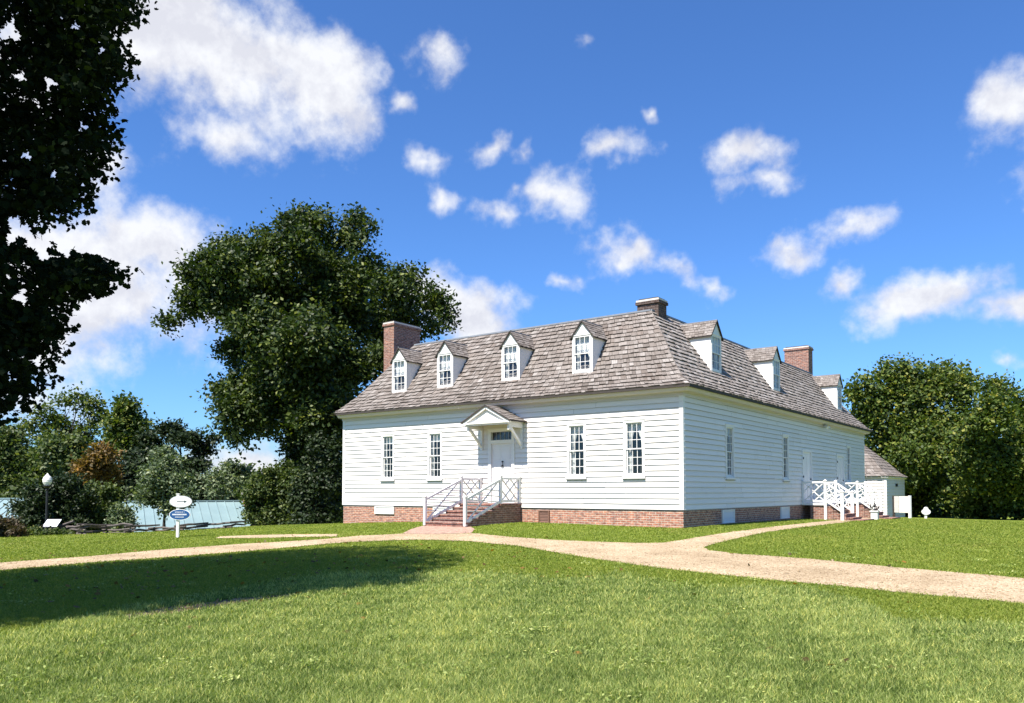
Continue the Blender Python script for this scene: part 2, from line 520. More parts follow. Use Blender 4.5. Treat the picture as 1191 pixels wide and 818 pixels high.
class MB:
    """gathers polygons that become ONE mesh object"""

    def __init__(s):
        s.v, s.f, s.m, s.r, s.uvs, s.mats = [], [], [], [], [], []

    def mi(s, mat):
        if mat not in s.mats:
            s.mats.append(mat)
        return s.mats.index(mat)

    def poly(s, pts, mat, rnd=None, uv=None):
        pts = [np.asarray(p, float) for p in pts]
        i0 = len(s.v)
        s.v += pts
        s.f.append(list(range(i0, i0 + len(pts))))
        s.m.append(s.mi(mat))
        s.r.append(random.random() if rnd is None else rnd)
        if uv is None:
            n = np.zeros(3)
            for i in range(len(pts)):
                n += np.cross(pts[i], pts[(i + 1) % len(pts)])
            a = np.abs(n)
            k = int(np.argmax(a))
            if k == 1:
                uv = [(p[0], p[2]) for p in pts]
            elif k == 0:
                uv = [(p[1], p[2]) for p in pts]
            else:
                uv = [(p[0], p[1]) for p in pts]
        s.uvs += list(uv)

    def hexa(s, c, mat, rnd=None, skip=()):
        """8 corners: bottom 0-3 counter-clockwise seen from above, top 4-7"""
        r = random.random() if rnd is None else rnd
        fs = [(0, 3, 2, 1), (4, 5, 6, 7), (0, 1, 5, 4), (1, 2, 6, 5), (2, 3, 7, 6), (3, 0, 4, 7)]
        for i, f in enumerate(fs):
            if i not in skip:
                s.poly([c[k] for k in f], mat, r)

    def box(s, a, b, mat, rnd=None):
        (x0, y0, z0), (x1, y1, z1) = np.minimum(a, b), np.maximum(a, b)
        s.hexa([(x0, y0, z0), (x1, y0, z0), (x1, y1, z0), (x0, y1, z0), (x0, y0, z1), (x1, y0, z1), (x1, y1, z1), (x0, y1, z1)], mat, rnd)

    def bar(s, p, q, w, h, mat, up=(0, 0, 1), rnd=None):
        """square bar from p to q, w across, h along up"""
        p, q = np.asarray(p, float), np.asarray(q, float)
        d = q - p
        d /= np.linalg.norm(d)
        u = np.asarray(up, float)
        sd_ = np.cross(d, u)
        if np.linalg.norm(sd_) < 1e-4:
            sd_ = np.cross(d, (1, 0, 0.01))
        sd_ /= np.linalg.norm(sd_)
        u = np.cross(sd_, d)
        c = []
        for e in (-1, 1):
            for (a, b) in ((p, -1), (p, 1), (q, 1), (q, -1)):
                c.append(a + sd_ * w / 2 * b * 1 + u * h / 2 * e)
        # order ccw from above
        s.hexa([c[0], c[1], c[2], c[3], c[4], c[5], c[6], c[7]], mat, rnd)

    def tube(s, pts, rad, mat, n=8, rnd=None, caps=True):
        pts = [np.asarray(p, float) for p in pts]
        if isinstance(rad, (int, float)):
            rad = [rad] * len(pts)
        rings = []
        for i, p in enumerate(pts):
            d = pts[min(i + 1, len(pts) - 1)] - pts[max(i - 1, 0)]
            d /= (np.linalg.norm(d) + 1e-9)
            a = np.cross(d, (0.0, 0.0, 1.0)) if abs(d[2]) < 0.95 else np.cross(d, (0.0, 1.0, 0.0))
            a /= np.linalg.norm(a)
            b = np.cross(d, a)
            rings.append([p + rad[i] * (math.cos(2 * math.pi * k / n) * a + math.sin(2 * math.pi * k / n) * b) for k in range(n)])
        r = random.random() if rnd is None else rnd
        for i in range(len(rings) - 1):
            for k in range(n):
                s.poly([rings[i][k], rings[i][(k + 1) % n], rings[i + 1][(k + 1) % n], rings[i + 1][k]], mat, r,
                       [(k / n, i), ((k + 1) / n, i), ((k + 1) / n, i + 1), (k / n, i + 1)])
        if caps:
            s.poly(rings[0][::-1], mat, r)
            s.poly(rings[-1], mat, r)

    def lathe(s, c, prof, mat, n=14):
        s.tube([(c[0], c[1], c[2] + z) for (r, z) in prof], [max(r, 1e-3) for (r, z) in prof], mat, n)

    def build(s, name, parent=None, loc=(0, 0, 0), smooth=False):
        cnt = [len(f) for f in s.f]
        flat = [i for f in s.f for i in f]
        V = np.asarray(s.v, float)
        me = np_mesh(name, V, flat, cnt, s.mats, s.m, s.r, s.uvs, smooth)
        return link(name, me, parent, loc)


def empty(name, loc, label, cat, group=None, rz=0.0):
    o = bpy.data.objects.new(name, None)
    o.empty_display_size = 0.3
    COL.objects.link(o)
    o.location = loc
    o.rotation_euler = (0, 0, rz)
    return tag(o, label, cat, group)


def tag(o, label=None, cat=None, group=None, kind=None):
    if label:
        o['label'] = label
    if cat:
        o['category'] = cat
    if group:
        o['group'] = group
    if kind:
        o['kind'] = kind
    return o


class Fr:
    """wall frame: u along the wall, n outward, z up"""

    def __init__(s, o, u, n):
        s.o, s.u, s.n = np.asarray(o, float), np.asarray(u, float), np.asarray(n, float)

    def __call__(s, u, n, z):
        return s.o + s.u * u + s.n * n + np.array([0, 0, 1.0]) * z


def fbox(mb, fr, u0, u1, n0, n1, z0, z1, mat, rnd=None):
    c = [fr(u0, n1, z0), fr(u1, n1, z0), fr(u1, n0, z0), fr(u0, n0, z0), fr(u0, n1, z1), fr(u1, n1, z1), fr(u1, n0, z1), fr(u0, n0, z1)]
    mb.hexa(c, mat, rnd)


# ------------------------------------------------------------------ the ground's height
def sst(a, b, x):
    t = np.clip((x - a) / (b - a), 0, 1)
    return t * t * (3 - 2 * t)


CTRL = np.array([
    (10.5, -23.2, -.43), (4, -19, -.42), (-2, -19, -.43), (14, -16, -.40), (3, -13, -.33), (-4, -13, -.34), (-8.3, -16, -.38), (9, -10, -.30),
    (15, -9, -.33), (3, -6, -.2), (-3, -6, -.17), (-7.5, -7.3, -.22), (-7.2, -3.2, .0), (0, -.5, 0.0), (-15.6, -.5, -.22), (-15, -8, -.40),
    (-12, -12, -.42), (-20, -16, -.55), (1.5, 7, -.02), (1.5, 12, -.05), (2, 18, -.14), (8, -1, -.1), (9, 6, -.06), (14, 2, -.1),
    (3, 26, -.34), (9, 20, -.30), (16, 14, -.28), (20, 4, -.25), (25, -10, -.5), (20, 30, -.8), (0, 35, -.6), (-24, -6, -.55), (-22, 2, -.5), (-8, 10, 0), (-8, 20, -.2),
    (-18, 8, -.45), (12, -35, -.6), (-10, -30, -.7), (30, -30, -.9), (40, 20, -1.2), (-30, -20, -.8), (10, 50, -1.0)], float)


def _tps(r2):
    return np.where(r2 > 1e-9, 0.5 * r2 * np.log(r2 + 1e-12), 0.0)


_P = CTRL[:, :2]
_n = len(_P)
_K = _tps(((_P[:, None] - _P[None]) ** 2).sum(-1)) + np.eye(_n) * 3.0
_A = np.zeros((_n + 3, _n + 3))
_A[:_n, :_n] = _K
_A[:_n, _n:] = np.c_[np.ones(_n), _P]
_A[_n:, :_n] = _A[:_n, _n:].T
_S = np.linalg.solve(_A, np.r_[CTRL[:, 2], 0, 0, 0])


def hgt(x, y):
    x, y = np.asarray(x, float), np.asarray(y, float)
    sh = x.shape
    q = np.stack([x.ravel(), y.ravel()], -1)
    out = np.empty(len(q))
    for i in range(0, len(q), 20000):
        qq = q[i:i + 20000]
        qc = np.clip(qq, (-40, -45), (48, 55))
        out[i:i + 20000] = _tps(((qc[:, None] - _P[None]) ** 2).sum(-1)) @ _S[:_n] + _S[_n] + qc @ _S[_n + 1:]
    z = out
    # beyond the rail fence the hillside falls away
    dx, dy = q[:, 0] - CAM[0], q[:, 1] - CAM[1]
    d = dx * math.sin(YAW) + dy * math.cos(YAW)
    r = dx * RT[0] + dy * RT[1]
    w = sst(-7.5, -13.0, r)
    edge = 31.5 + 5.0 * sst(-16, -10, r)
    z = z - 4.0 * w * sst(edge, edge + 16, d)
    # gentle swells
    z = z + 0.012 * np.sin(q[:, 0] * 0.9 + 1) * np.cos(q[:, 1] * 0.7) * sst(2, 5, np.hypot(q[:, 0] + 7, q[:, 1] - 8) - 6)
    far = np.maximum(np.abs(q[:, 0]), np.abs(q[:, 1]))
    z = z * (1 - sst(60, 140, far)) - 3.5 * sst(60, 140, far)
    return z.reshape(sh)


def gp(x, y):
    """the ground point the photo shows at x, y"""
    v = ray(x, y)
    t = np.arange(3.0, 90.0, 0.03)
    P = CAM[None] + v[None] * t[:, None]
    below = P[:, 2] < hgt(P[:, 0], P[:, 1])
    i = int(np.argmax(below)) if below.any() else int(28 / 0.03)
    return P[i]


def build_ground():
    xs = np.r_[-np.geomspace(42, 2500, 26)[::-1], np.arange(-40, 30.01, 0.3), np.geomspace(32, 2500, 26)]
    ys = np.r_[-np.geomspace(34, 2500, 24)[::-1], np.arange(-32, 36.01, 0.3), np.geomspace(38, 2500, 26)]
    X, Y = np.meshgrid(xs, ys)
    Z = hgt(X, Y)
    nx, ny = len(xs), len(ys)
    V = np.stack([X.ravel(), Y.ravel(), Z.ravel()], -1)
    i = np.arange(nx * ny).reshape(ny, nx)
    F = np.stack([i[:-1, :-1], i[:-1, 1:], i[1:, 1:], i[1:, :-1]], -1).reshape(-1, 4)
    return V, F, nx, ny


PATH_OUT = [  # edge of the gravel, walked round as the photo shows it
    (-420, 722), (-200, 692), (-60, 672), (0, 664), (100, 655), (201, 648), (302, 640), (403, 631), (478, 628), (540, 629.5), (600, 635), (640, 642), (691, 650.6), (792, 664), (893, 675),
    (994, 684), (1094, 694), (1191, 703), (1260, 710), (1420, 730), (1640, 760), (1640, 722), (1420, 696), (1260, 679), (1191, 673), (1044, 660.5), (943, 650.5), (852, 644), (826, 640.5), (819, 637.5), (826, 634), (842, 630),
    (893, 619), (943, 612.6), (985, 607.5), (1013, 603.5), (1005, 602.6), (943, 608.2), (868, 617), (817, 624.2), (790, 629), (771, 631.5), (750, 632), (691, 630.5), (640, 628), (590, 624.6), (556, 621), (520, 619.5),
    (484, 620), (453, 622), (420, 623.2), (378, 627.3), (330, 630.2), (282, 632.8), (201, 638.6), (101, 647.6), (0, 655), (-60, 661), (-200, 675), (-420, 698)]
SPUR_OUT = [(392, 624.4), (340, 625.2), (290, 626.2), (250, 626.4), (255, 624.2), (300, 622.6), (340, 621.8), (392, 621.6)]


def smooth_poly(px, jit):
    P = [gp(*p)[:2] for p in px]
    out = []
    n = len(P)
    for i in range(n):
        a, b = np.array(P[i]), np.array(P[(i + 1) % n])
        k = max(1, int(np.linalg.norm(b - a) / 0.25))
        for j in range(k):
            p = a + (b - a) * j / k
            out.append(p + rng.normal(0, jit, 2))
    return out


def in_poly(pts, poly):
    x, y = pts[:, 0], pts[:, 1]
    ins = np.zeros(len(pts), bool)
    P = np.asarray(poly)
    for i in range(len(P)):
        x0, y0 = P[i]
        x1, y1 = P[(i + 1) % len(P)]
        if abs(y1 - y0) < 1e-12:
            continue
        c = ((y0 > y) != (y1 > y)) & (x < (x1 - x0) * (y - y0) / (y1 - y0) + x0)
        ins ^= c
    return ins


def sheet(name, poly, mat, lift, step, kind='structure'):
    P = np.asarray(poly)
    lo, hi = P.min(0), P.max(0)
    gx, gy = np.meshgrid(np.arange(lo[0], hi[0], step), np.arange(lo[1], hi[1], step))
    G = np.stack([gx.ravel(), gy.ravel()], -1) + rng.normal(0, step * 0.06, (gx.size, 2))
    G = G[in_poly(G, poly)]
    pts = [Vector(p) for p in P] + [Vector(p) for p in G]
    ed = [(i, (i + 1) % len(P)) for i in range(len(P))]
    v, e, f, *_ = geometry.delaunay_2d_cdt(pts, ed, [], 1, 1e-5)
    V = np.array([(p.x, p.y) for p in v])
    V3 = np.c_[V, hgt(V[:, 0], V[:, 1]) + lift]
    flat = [i for q in f for i in q]
    me = np_mesh(name, V3, flat, [len(q) for q in f], [mat], uv=V3[flat, :2])
    return tag(link(name, me), kind=kind)


PATH = smooth_poly(PATH_OUT, 0.018)
SPUR = smooth_poly(SPUR_OUT, 0.02)
gV, gF, gnx, gny = build_ground()
_in = in_poly(gV[:, :2], PATH) | in_poly(gV[:, :2], SPUR)
gV[_in, 2] -= 0.02
# keep the ground under the house and out of sight
_h = (gV[:, 0] > -15.3) & (gV[:, 0] < -0.3) & (gV[:, 1] > 0.3) & (gV[:, 1] < 23.0)
gV[_h, 2] -= 0.12
tag(link('ground', np_mesh('ground', gV, gF.ravel(), [4] * len(gF), ['lawn'], smooth=True)), kind='structure')
BARE = smooth_poly([(138, 717), (200, 706.5), (280, 697), (345, 690.5), (352, 694), (290, 701), (230, 711), (190, 717), (150, 722)], 0.03)
sheet('bare_soil', BARE, 'soil', 0.006, 0.2)
sheet('gravel_path', PATH, 'gravel', 0.006, 0.35)
sheet('side_path', SPUR, 'gravel', 0.006, 0.35)

# ------------------------------------------------------------------ the house
L, W, ZB, ZT = 15.56, 23.33, 0.586, 4.30
house = empty('clapboard_house', (0, 0, 0), 'long white clapboard house with grey shingle roof, dormers and brick chimneys', 'house')
FF = Fr((0, 0, 0), (1, 0, 0), (0, -1, 0))        # front wall, u = x
RF = Fr((0, 0, 0), (0, 1, 0), (1, 0, 0))         # right hand wall, u = y
LF = Fr((-L, 0, 0), (0, -1, 0), (-1, 0, 0))      # u = -y
BF = Fr((0, W, 0), (-1, 0, 0), (0, 1, 0))        # u = -x

WZ0, WZ1 = 1.64, 3.48
FWIN = [(-13.25, -12.51), (-10.68, -9.94), (-4.24, -3.49), (-2.06, -1.30)]
RWIN = [(3.42, 4.20), (9.52, 10.30), (19.60, 20.38)]
FDOOR = (-7.68, -6.48, 0.60, 3.42)
RDOORS = [(12.16, 13.55), (17.66, 19.05)]
LZ = 0.70


def clap(mb, fr, u0, u1, holes, z0=ZB, z1=ZT):
    e = 0.178
    z = z0
    while z < z1 - 1e-3:
        zt = min(z + e, z1)
        # board lengths along the course
        cuts = [u0]
        while cuts[-1] < u1:
            cuts.append(cuts[-1] + random.uniform(3.2, 5.2))
        cuts[-1] = u1
        if len(cuts) > 2 and u1 - cuts[-2] < 0.8:
            cuts.pop(-2)
        for a, b in zip(cuts[:-1], cuts[1:]):
            rn = random.random()
            dz = random.uniform(-0.004, 0.004) if z > z0 else 0
            zlo, sag = z + dz, random.uniform(-0.007, 0.007)
            zc = sorted({zlo, zt} | {h for H in holes for h in (H[2], H[3]) if zlo < h < zt and H[0] < b and H[1] > a})
            for s0, s1 in zip(zc[:-1], zc[1:]):
                segs = [(a + 0.003, b - 0.003)]
                for H in holes:
                    if H[2] < (s0 + s1) / 2 < H[3]:
                        ns = []
                        for (p, q) in segs:
                            if H[1] <= p or H[0] >= q:
                                ns.append((p, q))
                            else:
                                if H[0] > p:
                                    ns.append((p, H[0]))
                                if H[1] < q:
                                    ns.append((H[1], q))
                        segs = ns
                off = lambda s_: 0.040 - 0.034 * (s_ - z) / e
                for (p, q) in segs:
                    lift = sag if (s0 == zlo and z > z0) else 0
                    mb.poly([fr(p, off(s0), s0), fr(q, off(s0), s0 + lift), fr(q, off(s1), s1), fr(p, off(s1), s1)], 'siding_paint', rn)
                    if s1 == zt:    # runs on behind the board above
                        mb.poly([fr(p, off(s1), s1), fr(q, off(s1), s1), fr(q, 0.001, s1 + .04), fr(p, 0.001, s1 + .04)], 'shade_edge', rn)
                    if s0 == zlo:   # lower edge and the board's back, coloured as shade
                        mb.poly([fr(p, 0.019, s0), fr(q, 0.019, s0 + lift), fr(q, off(s0), s0 + lift), fr(p, off(s0), s0)], 'shade_edge', rn)
                        mb.poly([fr(p, 0.019, s0), fr(q, 0.019, s0 + lift), fr(q, 0.016, s0 + .05), fr(p, 0.016, s0 + .05)], 'shade_edge', rn)
        z = zt


sid = MB()
clap(sid, FF, -L, 0, [(a, b, WZ0, WZ1) for a, b in FWIN] + [FDOOR])
clap(sid, RF, 0, W, [(a, b, WZ0, WZ1) for a, b in RWIN] + [(a, b, LZ, 3.0) for a, b in RDOORS])
clap(sid, LF, -W, 0, [])
clap(sid, BF, 0, L, [])
sid.build('siding', house)

fnd = MB()
fz = -0.9
for fr, a, b in ((FF, -L, 0), (RF, 0, W), (LF, -W, 0), (BF, 0, L)):
    fnd.poly([fr(a, -0.004, fz), fr(b, -0.004, fz), fr(b, -0.004, ZB - 0.002), fr(a, -0.004, ZB - 0.002)], 'house_brick')
fnd.build('foundation', house)

# timber sill between brick and siding, corner boards, cornice
tr = MB()
for fr, a, b in ((FF, -L - 0.01, 0.01), (RF, -0.01, W + .01), (LF, -W - .01, 0.01), (BF, -0.01, L + .01)):
    fbox(tr, fr, a, b, -0.05, 0.012, ZB - 0.035, ZB + 0.004, 'grey_sill')
tr.build('sill_board', house)
for (x, y, sx, sy) in ((0, 0, 1, -1), (0, W, 1, 1), (-L, 0, -1, -1), (-L, W, -1, 1)):
    cb = MB()
    o = 0.034
    cb.box((x + sx * o, y + sy * o, ZB + .002), (x - sx * 0.105, y + sy * 0.004, ZT), 'white_paint')
    cb.box((x + sx * o, y + sy * 0.004, ZB + .002), (x + sx * 0.004, y - sy * 0.105, ZT), 'white_paint')
    cb.build('corner_board', house)

OV = 0.40
cor = MB()
ends = {'F': (-L - 0.06, OV), 'R': (-OV, W + 0.06)}
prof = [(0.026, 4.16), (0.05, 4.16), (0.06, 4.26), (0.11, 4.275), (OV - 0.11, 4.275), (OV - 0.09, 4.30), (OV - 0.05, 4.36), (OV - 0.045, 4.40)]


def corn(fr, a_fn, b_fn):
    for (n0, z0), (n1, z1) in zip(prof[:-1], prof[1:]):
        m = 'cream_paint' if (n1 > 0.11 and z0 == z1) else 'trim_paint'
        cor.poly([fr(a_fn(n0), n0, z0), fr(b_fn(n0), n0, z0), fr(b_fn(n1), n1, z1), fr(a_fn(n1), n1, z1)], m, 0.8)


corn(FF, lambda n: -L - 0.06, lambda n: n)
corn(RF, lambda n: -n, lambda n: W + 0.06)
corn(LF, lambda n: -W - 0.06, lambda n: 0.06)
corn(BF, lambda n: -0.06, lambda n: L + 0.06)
# closed ends of the cornice box
for fr, u in ((FF, -L - 0.06), (RF, W + 0.06)):
    cor.poly([fr(u, n, z) for n, z in prof] + [fr(u, 0.0, 4.445)], 'white_paint', 0.8)
cor.build('cornice', house)

# ---------------- roof: steep shingled slopes kicked out at the eave, low deck behind the ridge
PA = np.array([-0.43, -0.20, 0.10, 0.46, 0.90, 1.44, 2.13])
PZ = np.array([4.44, 4.57, 4.86, 5.25, 5.86, 6.63, 7.50])
_aa = np.linspace(PA[0], PA[-1], 120)
_zz = np.interp(_aa, PA, PZ)
for _ in range(3):
    _pd = np.r_[_zz[0] + (_zz[0] - _zz[4:0:-1]), _zz, _zz[-1] + (_zz[-1] - _zz[-2:-6:-1])]
    _zz = np.convolve(_pd, np.ones(9) / 9, 'valid')
_ss = np.r_[0, np.cumsum(np.hypot(np.diff(_aa), np.diff(_zz)))]
SLEN = _ss[-1]


def rp(s):
    return np.interp(s, _ss, _aa), np.interp(s, _ss, _zz)


def roof_z(a):
    return float(np.interp(a, _aa, _zz))


def shingle_course(mb, P0, P1, wmin=0.10, wmax=0.26, s_uv=0.0, thick=0.040, jit=0.020, mat='roof_shingle', tone=0.5):
    """P0(f), P1(f): lower and upper line of one course, f in 0..1; split into single shingles"""
    p0, p1 = np.asarray(P0, float), np.asarray(P1, float)
    ln = np.linalg.norm(p0[1] - p0[0])
    up = p1[0] + p1[1] - p0[0] - p0[1]
    up /= np.linalg.norm(up)
    al = (p0[1] - p0[0]) / ln
    nrm = np.cross(al, up)
    if nrm[2] < 0:
        nrm = -nrm
    t = 0.0
    while t < ln - 0.02:
        w = random.uniform(wmin, wmax)
        e = min(t + w, ln)
        if ln - e < 0.05:
            e = ln
        f0, f1 = t / ln, e / ln
        g = 0.004 / ln
        rn = min(1, max(0, random.gauss(tone, 0.14)))
        d = random.uniform(-jit, jit)
        th = thick * random.uniform(0.7, 1.5)
        curl = random.uniform(0, 0.006)
        b0 = p0[0] + (p0[1] - p0[0]) * (f0 + g)
        b1 = p0[0] + (p0[1] - p0[0]) * (f1 - g)
        t0 = p1[0] + (p1[1] - p1[0]) * (f0 + g)
        t1 = p1[0] + (p1[1] - p1[0]) * (f1 - g)
        b0 = b0 - up * d
        b1 = b1 - up * d
        k = random.random() * 7
        ua, ub = t + k, e + k
        mb.poly([b0 + nrm * th, b1 + nrm * (th + curl), t1 + nrm * 0.004, t0 + nrm * 0.004], mat, rn, [(ua, s_uv), (ub, s_uv), (ub, s_uv + .2), (ua, s_uv + .2)])
        mb.poly([b0 - nrm * 0.012, b1 - nrm * 0.012, b1 + nrm * (th + curl), b0 + nrm * th], mat, rn * 0.4, [(ua, s_uv), (ub, s_uv), (ub, s_uv - .02), (ua, s_uv - .02)])
        for (q0, q1, h) in ((b0, t0, th), (b1, t1, th + curl)):
            mb.poly([q0, q1, q1 + nrm * 0.004, q0 + nrm * h], mat, rn * 0.5, [(ua, s_uv), (ua, s_uv + .2), (ua + .01, s_uv + .2), (ua + .01, s_uv)])
        t = e


roof = MB()
NCRS = int(SLEN / 0.205)
ex = SLEN / NCRS
XL = -L - 0.02       # hip start at the left end, no overhang there
YW = W + 0.02


def slope_pts(side, a, z):
    """ends of the level line at distance a inside the wall on a slope"""
    if side == 'F':
        lo = XL + max(a, -0.1)
        return (lo, a, z), (-a, a, z)
    if side == 'R':
        return (-a, a, z), (-a, YW - max(a, -0.1), z)
    if side == 'L':
        return (XL + a, YW - a, z), (XL + a, a, z)
    return (-a, YW - a, z), (XL + a, YW - a, z)


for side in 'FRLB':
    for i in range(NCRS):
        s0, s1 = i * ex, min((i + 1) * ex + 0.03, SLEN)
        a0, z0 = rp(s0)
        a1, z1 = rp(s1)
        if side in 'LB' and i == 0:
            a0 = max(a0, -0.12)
        shingle_course(roof, slope_pts(side, a0, z0), slope_pts(side, a1, z1), s_uv=i * 0.19 + random.random() * .05, tone=0.70 if side == 'R' else 0.5)  # right slope's shingles lightened to stand in for brighter light on it
    # boarding under the shingles
    for i in range(40):
        (a0, z0), (a1, z1) = rp(SLEN * i / 40), rp(SLEN * (i + 1) / 40)
        (A, B), (C_, D) = slope_pts(side, a0, z0 - 0.03), slope_pts(side, a1, z1 - 0.03)
        roof.poly([A, B, D, C_], 'dark_trim')
# eave edge: dark ends of the first course
for fr, a, b in ((FF, lambda n: XL + 0.0, lambda n: n), (RF, lambda n: -n, lambda n: YW)):
    n0 = 0.437
    roof.poly([fr(a(n0), n0, 4.372), fr(b(n0), n0, 4.372), fr(b(n0), n0, 4.442), fr(a(n0), n0, 4.442)], 'dark_trim')
    roof.poly([fr(a(n0), n0, 4.372), fr(b(n0), n0, 4.372), fr(b(n0 - .09), n0 - 0.09, 4.38), fr(a(n0 - .09), n0 - 0.09, 4.38)], 'dark_trim')
# low deck behind the ridge
a9, z9 = PA[-1], PZ[-1]
zc = z9 + 0.25
x0, x1, y0, y1 = XL + a9, -a9, a9, YW - a9
mx, my0, my1 = (x0 + x1) / 2, y0 + (x1 - x0) / 2, y1 - (x1 - x0) / 2
roof.poly([(x0, y0, z9), (x1, y0, z9), (mx, my0, zc)], 'ridge_lead')
roof.poly([(x1, y0, z9), (x1, y1, z9), (mx, my1, zc), (mx, my0, zc)], 'ridge_lead')
roof.poly([(x1, y1, z9), (x0, y1, z9), (mx, my1, zc)], 'ridge_lead')
roof.poly([(x0, y1, z9), (x0, y0, z9), (mx, my0, zc), (mx, my1, zc)], 'ridge_lead')
roof_o = roof.build('roof', house)
# hip and ridge caps
for (sx, fn) in (('c', lambda a: (-a, a)), ('l', lambda a: (XL + a, a)), ('r', lambda a: (-a, YW - a))):
    cap = MB()
    k = int(SLEN / 0.19)
    for i in range(k):
        a0, z0 = rp(SLEN * i / k)
        a1, z1 = rp(min(SLEN, SLEN * (i + 1.25) / k))
        if sx != 'c':
            a0, a1 = max(a0, 0.0), max(a1, 0.05)
        (xa, ya), (xb, yb) = fn(a0), fn(a1)
        d = {'c': [(-1, 0), (0, 1)], 'l': [(1, 0), (0, 1)], 'r': [(-1, 0), (0, -1)]}[sx]
        for j, (ex_, ey_) in enumerate(d):
            w = 0.11 * random.uniform(0.85, 1.15)
            # side along the eave keeps its height
            th = 0.035
            rn = min(1, max(0, random.gauss(.62, .2)))
            P = [(xa, ya, z0 + th + .012), (xa + ex_ * w, ya + ey_ * w, z0 + th), (xb + ex_ * w, yb + ey_ * w, z1 + .016), (xb, yb, z1 + .022)]
            cap.poly(P, 'roof_shingle', rn, [(0, 0), (.1, 0), (.1, .2), (0, .2)])
            cap.poly([P[0], P[1], (xa + ex_ * w, ya + ey_ * w, z0 - .01), (xa, ya, z0 - .01)], 'roof_shingle', rn * .3)
    cap.build('hip_cap', roof_o)
rd = MB()
rd.bar((x0, y0, z9 + .02), (x1, y0, z9 + .02), 0.10, 0.06, 'ridge_lead')
rd.bar((x1, y0, z9 + .022), (x1, y1, z9 + .022), 0.10, 0.06, 'ridge_lead')
rd.build('ridge_cap', roof_o)


# ---------------- windows
def win_parts(fr, u0, u1, z0, z1, parent, rows, cols, cas=0.085, proud=0.05, back=0.0, sill=True, curtain=None, gl_n=-0.035, name='window'):
    """casing, two sashes, one mesh of panes, sill and curtains"""
    f = MB()
    b = -0.10
    fbox(f, fr, u0, u0 + cas, b, proud, z0, z1, 'white_paint')
    fbox(f, fr, u1 - cas, u1, b, proud, z0, z1, 'white_paint')
    fbox(f, fr, u0 + cas, u1 - cas, b, proud, z1 - cas, z1, 'white_paint')
    fbox(f, fr, u0 + cas, u1 - cas, b, proud * 0.6, z0, z0 + 0.05, 'white_paint')
    fbox(f, fr, u0 - 0.012, u1 + 0.012, 0.0, proud + 0.015, z1 - 0.004, z1 + 0.022, 'white_paint')
    win = f.build(name, parent)
    sub = win if parent is house else parent
    s = MB()
    a, c, d, e = u0 + cas, u1 - cas, z0 + 0.05, z1 - cas
    m = (d + e) / 2
    half = rows // 2
    for k, (q0, q1, nn) in enumerate(((d, m + 0.02, gl_n), (m - 0.02, e, gl_n + 0.032))):
        n0, n1 = nn - 0.006, nn + 0.015
        st = 0.036
        fbox(s, fr, a, a + st, n0, n1, q0, q1, 'white_paint')
        fbox(s, fr, c - st, c, n0, n1, q0, q1, 'white_paint')
        fbox(s, fr, a + st, c - st, n0, n1, q0, q0 + (0.055 if k == 0 else 0.034), 'white_paint')
        fbox(s, fr, a + st, c - st, n0, n1, q1 - 0.034, q1, 'white_paint')
        mw = 0.018
        for i in range(1, cols):
            u = a + st + (c - a - 2 * st) * i / cols
            fbox(s, fr, u - mw / 2, u + mw / 2, n0 + .002, n1 - .003, q0 + .03, q1 - .03, 'white_paint')
        for i in range(1, half):
            z = q0 + 0.05 + (q1 - q0 - 0.085) * i / half
            fbox(s, fr, a + st - .003, c - st + .003, n0 + .004, n1 - .005, z - mw / 2, z + mw / 2, 'white_paint')
    s.build('sash', sub)
    g = MB()
    for (q0, q1, nn) in ((d, m, gl_n), (m, e, gl_n + 0.032)):
        g.poly([fr(a + .01, nn, q0 + .01), fr(c - .01, nn, q0 + .01), fr(c - .01, nn, q1 - .01), fr(a + .01, nn, q1 - .01)], 'window_glass')
    g.build('pane', sub)
    if sill:
        w = MB()
        fbox(w, fr, u0 - 0.03, u1 + 0.03, 0.0, proud + 0.05, z0 - 0.065, z0 - 0.004, 'white_paint')
        fbox(w, fr, u0 - 0.03, u1 + 0.03, 0.0, proud + 0.02, z0 - 0.10, z0 - 0.067, 'grey_sill')
        w.build('window_sill', sub)
    if parent is house:
        q = MB()
        A0, A1, B0, B1 = u0 - .12, u1 + .12, z0 - .1, z1 + .1
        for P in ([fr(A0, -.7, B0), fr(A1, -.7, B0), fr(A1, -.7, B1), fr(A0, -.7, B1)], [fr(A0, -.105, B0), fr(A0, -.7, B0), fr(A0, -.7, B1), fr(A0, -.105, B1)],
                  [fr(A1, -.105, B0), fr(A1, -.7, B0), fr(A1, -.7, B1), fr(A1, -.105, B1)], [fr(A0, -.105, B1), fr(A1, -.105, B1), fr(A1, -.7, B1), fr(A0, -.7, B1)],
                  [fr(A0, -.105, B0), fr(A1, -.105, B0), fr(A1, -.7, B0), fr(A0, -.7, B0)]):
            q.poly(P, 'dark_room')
        q.build('dark_backing', sub)  # dark niche added so the panes look into shade
    if curtain:
        cu = MB()
        cloth(cu, fr, a, c, d, e, curtain)
        cu.build('curtain', sub)
    return win


